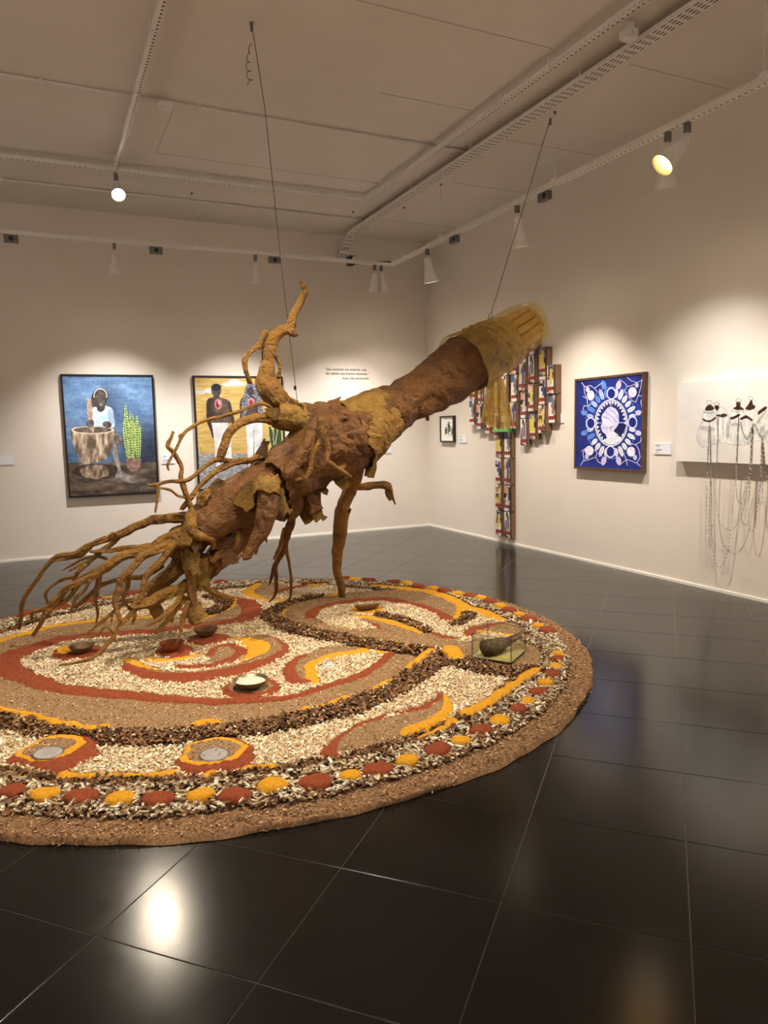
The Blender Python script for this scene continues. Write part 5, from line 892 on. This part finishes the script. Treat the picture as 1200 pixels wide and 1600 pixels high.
NR = [
 # long roots sweeping left, tips sinking backwards towards the floor
 [(300, 812, 10, .0), (270, 808, 9, -.05), (245, 811, 8, -.1), (220, 820, 7, -.15), (182, 838, 6.5, -.25), (143, 851, 5.5, -.35), (120, 865, 5, -.4), (92, 868, 4.6, -.5), (78, 878, 4, -.55), (53, 913, 3.8, -.65), (36, 940, 3.8, -.75), (33, 963, 3.5, -.85), (30, 982, 3, -.95)],
 [(190, 834, 4, -.25), (175, 850, 4.5, -.28), (157, 863, 4.5, -.32), (140, 878, 4.2, -.36), (123, 893, 4, -.4), (114, 909, 3, -.45)], [(185, 838, 2.4, -.24), (178, 833, 2.4, -.22), (172, 837, 2.4, -.22), (174, 843, 2.2, -.24)],
 [(143, 855, 3, -.35), (128, 868, 2.6, -.4), (105, 874, 2.2, -.45), (84, 876, 2, -.52)], [(140, 876, 2.6, -.36), (122, 884, 2.4, -.4), (108, 893, 1.6, -.44)], [(168, 874, 3, -.3), (150, 869, 2.8, -.36), (130, 873, 2.4, -.4), (112, 883, 1.8, -.45), (98, 891, 1, -.5)],
 [(118, 902, 3, -.45), (98, 905, 2.8, -.5), (80, 917, 2.8, -.55), (72, 930, 2.6, -.6), (75, 945, 2.2, -.65)],
 [(290, 832, 12, .02), (258, 844, 10, .0), (222, 861, 8.5, -.02), (195, 869, 8, -.05), (175, 882, 7.5, -.08), (153, 895, 7, -.12), (127, 908, 6.5, -.16), (107, 918, 6.2, -.2), (93, 933, 6.2, -.26), (77, 952, 6, -.32), (67, 968, 4.6, -.38), (52, 993, 3, -.45)],
 [(80, 948, 4.4, -.3), (62, 953, 4.2, -.34), (50, 957, 3.2, -.38), (51, 974, 2, -.42)], [(88, 942, 4, -.28), (74, 958, 4, -.3), (64, 972, 3, -.34)], [(170, 880, 3.4, -.1), (150, 890, 3.2, -.14), (122, 906, 3, -.2), (112, 927, 3, -.25), (94, 943, 3, -.3), (76, 950, 2.4, -.34)],
 [(140, 905, 3, -.1), (132, 922, 3, -.14), (118, 935, 2.8, -.18), (110, 955, 2, -.22)], [(125, 912, 3.4, -.14), (112, 930, 3.4, -.2), (96, 945, 2.6, -.26)],
 [(262, 850, 6, -.1), (225, 855, 5, -.16), (197, 857, 4.6, -.22), (163, 861, 4.4, -.28), (140, 862, 2.4, -.32)],
 [(270, 848, 8, .08), (240, 862, 7, .1), (220, 874, 7, .1), (207, 888, 6.5, .1), (194, 901, 7, .1), (188, 918, 7, .1), (182, 936, 5.4, .1), (183, 953, 4.6, .12), (188, 969, 4, .14)], [(201, 898, 5, .05), (198, 921, 4, .04), (193, 934, 3, .04), (199, 948, 2.6, .04)],
 [(256, 884, 4, -.06), (228, 900, 4.4, -.08), (205, 903, 4, -.1), (184, 905, 4, -.14), (158, 913, 4.4, -.18), (147, 924, 4.2, -.22), (128, 940, 4, -.28), (112, 949, 2.6, -.34)], [(156, 897, 5, -.1), (154, 912, 4.4, -.14), (150, 925, 4.4, -.18), (149, 940, 3, -.2), (153, 957, 2.4, -.22), (150, 973, 1.6, -.24)],
 [(292, 838, 10, .1), (268, 858, 7, .12), (246, 882, 6, .12), (230, 900, 5.6, .12), (223, 922, 5, .12), (217, 942, 4.4, .12)], [(298, 856, 16, .0), (278, 884, 14, -.02), (252, 910, 12, -.04), (234, 926, 9, -.06)],
 [(305, 905, 9, .05), (286, 917, 9, .06), (253, 933, 10, .08), (222, 944, 9, .1), (203, 951, 6, .12)], [(210, 952, 4.5, .12), (190, 977, 4, .14), (172, 1002, 3.6, .16), (145, 1028, 3.2, .19), (126, 1034, 2.8, .22), (92, 1040, 1.8, .26)], [(180, 990, 2.4, .15), (165, 979, 2.2, .12), (150, 994, 2, .1), (128, 995, 1.6, .06)], [(214, 938, 5, .05), (195, 942, 4, .04), (160, 971, 3.4, .02), (134, 990, 1.6, .0)],
 [(236, 944, 10, .02), (246, 958, 10, .0), (250, 968, 5, .0)], [(182, 945, 2.4, .1), (176, 960, 2, .1), (174, 972, 1.4, .1)], [(212, 955, 2.2, .12), (210, 968, 2.8, .12), (206, 976, 1, .12)],
 [(292, 912, 6, .12), (276, 942, 4.6, .14), (252, 964, 4, .16), (228, 979, 1.6, .18)], [(290, 932, 5, .1), (264, 966, 4.4, .12), (243, 991, 3, .14)], [(296, 938, 6, .14), (287, 965, 4.6, .15), (282, 984, 3.4, .16), (277, 1003, 1.2, .17)], [(270, 950, 4, .1), (268, 965, 5, .1), (270, 972, 2, .1)],
 # right side of the root mass
 [(302, 908, 7, .06), (323, 921, 7, .04), (343, 930, 6.4, .02), (364, 936, 4.6, .0)], [(355, 938, 3, .0), (362, 933, 3.2, .0), (367, 938, 2, .0)],
 [(382, 836, 14, -.05), (352, 868, 12, -.07), (328, 893, 11, -.08), (314, 912, 9, -.08)], [(368, 828, 7, .12), (364, 851, 7, .14), (340, 868, 7.5, .14), (328, 876, 5, .14)], [(326, 872, 4, .12), (340, 880, 3.4, .12), (353, 881, 2, .12)],
 [(297, 796, 6, .14), (299, 820, 11, .2), (308, 834, 9, .22), (322, 841, 6, .22), (333, 846, 5, .2), (331, 858, 5, .18)], [(300, 836, 9, .14), (288, 846, 12, .14), (276, 842, 9, .1)], [(318, 868, 10, .1), (316, 888, 9, .1), (314, 905, 7, .08)],
 # thin whips above the root mass
 [(303, 815, 6, .08), (298, 790, 5, .08), (290, 770, 4.6, .08), (283, 748, 4.2, .08), (283, 729, 4, .08), (270, 707, 3.8, .08), (262, 697, 3.6, .08), (268, 683, 3.2, .08), (271, 674, 2.6, .08)],
 [(430, 650, 5, .03), (421, 636, 3.6, .05), (402, 631, 3.4, .08), (374, 643, 2.8, .1), (347, 650, 2.8, .1), (328, 655, 2.8, .1), (308, 663, 3, .1), (287, 678, 3, .1), (273, 705, 2.6, .1), (263, 725, 2.4, .1), (264, 735, 1.6, .1)], [(287, 678, 1.8, .1), (281, 680, 2, .1), (279, 684, 1, .1)],
 [(420, 708, 6, .06), (395, 718, 5.6, .06), (364, 723, 5.6, .06), (337, 738, 5, .06), (318, 752, 4.4, .06), (300, 773, 4.2, .06), (284, 797, 4.4, .04)], [(362, 720, 4, .06), (338, 718, 4.4, .07), (318, 731, 3.6, .08), (293, 750, 3.6, .09), (265, 752, 3, .1), (242, 758, 2.8, .1), (230, 757, 2, .1)], [(247, 758, 2.2, .1), (246, 780, 2.2, .1), (243, 801, 1.6, .1)], [(292, 777, 2, .08), (278, 775, 2.2, .09), (266, 766, 2.2, .1), (248, 762, 2, .1)],
 [(312, 790, 7, .1), (316, 775, 9, .1), (326, 768, 6, .1)],
]
for nd in NR: root(nd)
root([(446, 662, 12, .03), (424, 656, 9, .04), (398, 655, 8, .06), (374, 662, 8, .08), (358, 676, 8, .08), (350, 698, 8, .08), (343, 718, 7, .06)], 'paper_root', 'root', 14, .2)
# stumps
root([(420, 748, 20, .26), (417, 768, 19, .31), (416, 794, 18, .32), (409, 830, 13, .3), (397, 850, 10, .29), (387, 873, 7, .28)], 'paper_trunk', 'root', 18, .16); root([(388, 856, 2.4, .2), (378, 866, 2.4, .2), (370, 878, 1.4, .2)]); root([(404, 850, 2.6, .18), (400, 866, 2.2, .18)]); root([(416, 838, 3, .1), (417, 848, 1.6, .1)])
root([(297, 872, 10, .12), (297, 892, 9.6, .14), (298, 914, 9.2, .14), (302, 940, 9, .14), (309, 964, 13, .14)], 'paper_root', 'root', 16, .16)
# hanging cluster and bands under the trunk
for nd in ([(470, 760, 22, -.02), (458, 792, 10, -.08), (451, 826, 6, -.2), (447, 848, 4.4, -.3), (442, 861, 4.4, -.36), (429, 885, 4, -.48), (424, 900, 2.8, -.54), (421, 913, 1.4, -.6)], [(430, 884, 3.4, -.48), (432, 912, 3.2, -.6), (430, 929, 2.6, -.68), (420, 942, 1, -.74)], [(447, 852, 3.4, -.32), (453, 890, 2.6, -.5), (455, 926, 2.4, -.66), (450, 939, 1.4, -.74)], [(445, 826, 3.6, -.2), (438, 852, 4, -.3), (428, 874, 1.6, -.38)], [(448, 752, 16, .1), (440, 785, 14, .06), (436, 812, 8, .0)], [(456, 760, 12, .14), (462, 790, 11, .1), (450, 812, 6, .06)]): root(nd, 'paper_trunk' if nd[0][2] > 10 else 'paper_root')
root([(494, 648, 8, .30), (482, 690, 10, .33), (466, 716, 10.5, .33), (450, 744, 9.5, .32)], 'paper_trunk', 'root', 14, .14); root([(503, 655, 7, .33), (505, 676, 4.6, .35), (514, 700, 4.6, .35), (512, 720, 4.6, .34), (530, 733, 4, .3), (548, 745, 3, .26)]); root([(500, 690, 5, .33), (485, 712, 5.4, .34), (482, 738, 5, .33), (460, 751, 3, .3)]); root([(530, 734, 3, .3), (540, 727, 4.4, .22), (543, 718, 4, .16), (538, 714, 3, .1)])
# leg root with its side arm
root([(590, 668, 14, -.02), (577, 688, 10.5, -.06), (561, 722, 11, -.16), (549, 756, 11, -.28), (535, 798, 10, -.38), (531, 824, 9, -.44), (529, 856, 8.5, -.52), (525, 887, 7.4, -.6), (533, 922, 6, -.68), (537, 937, 4.5, -.72)], 'paper_root', 'root', 14, .26); root([(556, 760, 6, -.28), (580, 760, 6.4, -.28), (602, 759, 6.6, -.28), (609, 766, 4.6, -.28), (618, 788, 1.2, -.28)], 'paper_root', 'root', 12); root([(534, 934, 3, -.72), (548, 939, 4, -.74), (560, 941, 2, -.76)]); root([(664, 640, 7, -.02), (667, 650, 4, -.02), (668, 657, 3, -.02)])
# torn paper flaps standing off the bark
fl = []
for s in range(7):
    n = 5; L, Wd = 1.0, 0.75; r = random.Random(s+40); cu, tw = r.uniform(.25, .6), r.uniform(-.4, .4); V = []; F = []
    for j in range(n):
        for i in range(n):
            u, v = i/(n-1)-0.5, j/(n-1); e = (r.uniform(-.12, .12) if i in (0, n-1) or j == n-1 else 0); V.append(((u*(1-0.35*v)+e)*Wd, (v+e*0.8)*L, cu*v*v+tw*u*v+r.uniform(-.03, .03)))
    for j in range(n-1):
        for i in range(n-1): F.append((j*n+i, j*n+i+1, (j+1)*n+i+1, (j+1)*n+i))
    nV = len(V); V += [(x, y, z-0.02) for x, y, z in V]; F += [tuple(nV+q for q in f[::-1]) for f in F]
    o = mesh('paper_flap', V, F, M['paper_flap'] if s % 3 else M['paper_trunk']); fl.append(o.data); bpy.data.objects.remove(o)
spots = []
tvp = proj(TV)
for k in RNG.permutation(len(TV)):
    x, y = tvp[k]
    if x > 640 and RNG.random() > 0.06: continue
    if x > 555: continue
    if (TNn[k]@(CAM-TV[k])) < -0.4 and RNG.random() > 0.5: continue
    if x > 560 and RNG.random() > 0.25: continue
    if any((TV[k]-s)@(TV[k]-s) < 0.012 for s in spots): continue
    spots.append(TV[k]); nrm = Vector(TNn[k]); up = Vector((0, 0, -1)) if RNG.random() < 0.6 else Vector(RNG.normal(size=3)); y_ = (up-nrm*up.dot(nrm)).normalized(); x_ = y_.cross(nrm).normalized(); sc = RNG.uniform(.05, .12)
    o = bpy.data.objects.new('paper_flap', fl[len(spots) % len(fl)]); COL.objects.link(o); o.parent = tree
    R = Matrix((x_, y_, nrm)).transposed().to_4x4(); o.matrix_local = Matrix.Translation(Vector(TV[k])-nrm*0.012-Vector(tree.location)) @ R @ Matrix.Diagonal((sc, sc, sc*0.4, 1))
    if len(spots) >= 70: break
def flap_at(px, off, sc, k, rot=0.0):
    p = Vector(tp(px, off)); nrm = Vector(TN); y_ = (Matrix.Rotation(rot, 3, nrm) @ Vector((0, 0, -1))); x_ = y_.cross(nrm).normalized(); o = bpy.data.objects.new('paper_flap', fl[k % len(fl)]); COL.objects.link(o); o.parent = tree
    o.matrix_local = Matrix.Translation(p-Vector(tree.location)) @ Matrix((x_, y_, nrm)).transposed().to_4x4() @ Matrix.Diagonal((sc, sc, sc*0.6, 1))
for px, off, sc, k, ro in (((490, 738), .1, .30, 0, -.1), ((486, 772), .1, .22, 1, .2), ((470, 765), .05, .25, 2, .3), ((580, 690), -.05, .24, 3, -.3), ((582, 715), -.08, .18, 4, -.4), ((525, 735), .1, .16, 5, .5), ((508, 742), .1, .16, 6, -.4), ((300, 868), .2, .14, 1, .1), ((320, 880), .12, .16, 2, -.3), ((288, 830), .2, .16, 3, .6), ((310, 890), .14, .15, 4, .2), ((300, 820), .22, .14, 5, -.5), ((350, 840), .16, .2, 6, .1), ((440, 775), .2, .16, 0, -.2), ((430, 770), .24, .18, 1, .4), ((400, 760), .25, .2, 2, -.8), ((408, 712), .12, .12, 3, 2.8), ((330, 770), .12, .12, 4, 2.4), ((606, 764), -.27, .1, 5, .2), ((450, 632), .1, .12, 6, 1.2), ((432, 645), .08, .1, 2, -1.6), ((480, 660), .24, .12, 4, .3)): flap_at(px, off, sc, k, ro)
# plastic-wrapped end: bundled pale bars, crinkled sheet, gathered band, hanging tail and clear end film
A0 = tp((733, 566)); A1 = tp((829, 503)); axd = Vector(A1-A0).normalized(); sidev = Vector((0, 0, 1)); e1 = (sidev-axd*sidev.dot(axd)).normalized(); e2 = axd.cross(e1)
Lx = (Vector(A1)-Vector(A0)).length; S = rm(A0, 1.0)
def local(t, a, b): return Vector(A0)+axd*(t*Lx)+e1*(a*S)+e2*(b*S)
for i in range(14):
    an_ = 2*math.pi*i/14; a, b = 27*math.cos(an_), 30*math.sin(an_); P = [local(tt, a*q, b*q) for tt, q in ((.38, 1.1), (.6, 1.06), (.8, 1.0), (.95, 0.95))]; mesh('core_bar', *tube_vf(P, [S*5.4, S*5.9, S*5.7, S*5.2], 9, True, .10, 20, i), M['block_core'], tree)
mesh('core', *tube_vf([local(.36, 0, 0), local(.7, 0, 0), local(.94, 0, 0)], [S*27, S*25, S*23], 24), M['bark'], tree)
def sheet(name, prof, mat, n=64, amp=.05, sq=0.0, seed=0.0, fr=14, helix=0.0):
    V = []; F = []
    for t_, ra, rb in prof:
        for k in range(n):
            a = 2*math.pi*k/n; c, s_ = math.cos(a), math.sin(a)
            if sq: m_ = (abs(c)**(2+sq)+abs(s_)**(2+sq))**(-1/(2+sq)); c, s_ = c*m_, s_*m_
            p0 = local(t_+helix*c, 0, 0); d = e1*(c*ra*S)+e2*(s_*rb*S); q = (p0+d)*fr; f_ = 1+amp*(noise.noise(Vector((a*5, t_*2, seed)))*1.0+0.8*abs(noise.noise(q+Vector((seed, 0, 0)))))
            V.append(tuple(p0+d*f_))
    for i in range(len(prof)-1):
        for k in range(n): F.append((i*n+k, i*n+(k+1) % n, (i+1)*n+(k+1) % n, (i+1)*n+k))
    return mesh(name, V, F, mat, tree, True)
def prof(lst, m=5): return [tuple(r) for r in catmull(np.array(lst), m)]
sheet('plastic_wrap', prof([(-.10, 50, 50), (0.0, 49, 50), (.15, 45, 47), (.3, 42, 44), (.42, 40, 42), (.50, 39, 41), (.54, 38, 40)]), M['plastic'], 84, .06, .5, 3.0, 9)
sheet('gathered_band', prof([(.22, 43, 44), (.27, 46, 47), (.32, 43.5, 45), (.37, 45.5, 46), (.42, 42, 44), (.47, 44, 45.5), (.52, 39.5, 43)], 4), M['band'], 84, .06, .3, 7.0, 9, -.10)
sheet('end_film', prof([(.50, 38.5, 41), (.65, 38, 41), (.8, 37, 40), (.92, 36, 39), (.97, 34, 38), (1.0, 32, 36), (1.005, 16, 18), (1.005, 1, 1)], 3), M['film'], 48, .03, 1.2, 11.0, 6)
V = []; F = []; nu, nvv = 26, 22                                     # tail: pleated skirt from the knot
for j in range(nvv):
    v = j/(nvv-1); lpx = np.array([764-13*v**0.8, 592+66*v]); rpx = np.array([783+20*v**0.7, 588+78*v])
    for i in range(nu):
        u = i/(nu-1); px = lpx*(1-u)+rpx*u; px = px+np.array([0, 8*math.sin(math.pi*u)*v]); off = .20+0.05*v*math.sin(u*17+2*v)+.03*math.sin(u*31)*v; V.append(tuple(tp(px, off)))
for j in range(nvv-1):
    for i in range(nu-1): F.append((j*nu+i, j*nu+i+1, (j+1)*nu+i+1, (j+1)*nu+i))
mesh('wrap_tail', V, F, M['band'], tree, True); V, F = tube_vf([tp((764, 588), .19), tp((771, 584), .22), tp((780, 584), .22), tp((787, 578), .20)], [S*4, S*6.5, S*6, S*4], 12, True, .35, 20, 2); mesh('wrap_knot', V, F, M['band'], tree)
# ------------------------------------------------------------------ suspension wires
def wire(name, pts, r, label):
    V, F = tube_vf(pts, [r]*len(pts), 7); t = empty(name, tuple(pts[0]), label, 'wire'); mesh('strand', V, F, M['wire'], t, True); return t
w1 = wire('suspension_wire', [WA-np.array([0, 0, .001]), tp((414, 170)), tp((440, 420)), tp((460, 590), .03), tp((466, 640), .12)], 0.0026, 'thin wire with a curled tail hanging from the ceiling to the limb')
sp = []
for k in range(70):
    s = k/69; px = (392.5-5*math.sin(s*3.0)+3.6*math.sin(s*30)*(.3+s), 66+66*s+3*math.cos(s*30)); sp.append(tp(px, 0.012*math.cos(s*30)))
mesh('curled_tail', *tube_vf(sp, [.0024]*len(sp), 6), M['wire'], w1, True); mesh('ceiling_eye', *cyl_vf(WA-np.array([0, 0, .06]), WA-np.array([0, 0, .0005]), .011, 10), M['steel'], w1); mesh('knot', *lathe_vf([(0, -.02), (.011, -.01), (.011, .01), (0, .02)], 10, (0, 0, 1), tp((461, 606), .04)), M['wire'], w1)
w2 = wire('suspension_wire', [WB-np.array([0, 0, .001]), tp((822, 310)), tp((768, 487))], 0.0032, 'slanting dark wire holding up the plastic-wrapped end'); lp = [tp((768, 487)), tp((764, 492), .03), tp((763, 499), .04), tp((767, 503), .03), tp((770, 494), .0), tp((768, 487))]; mesh('loop', *tube_vf(lp, [.0032]*len(lp), 6), M['wire'], w2, True)
mesh('ceiling_eye', *cyl_vf(WB-np.array([0, 0, .06]), WB-np.array([0, 0, .0005]), .011, 10), M['steel'], w2)
V, F = tube_vf([tp((305, 961), .14), tp((306, 968), .14), tp((307, 974), .14)], [rm(tp((305, 965)), 9), rm(tp((305, 965)), 9.5), rm(tp((305, 965)), 7)], 12, True, .3, 20, 4.0); mesh('dark_stump_end', V, F, M['dark'], tree)
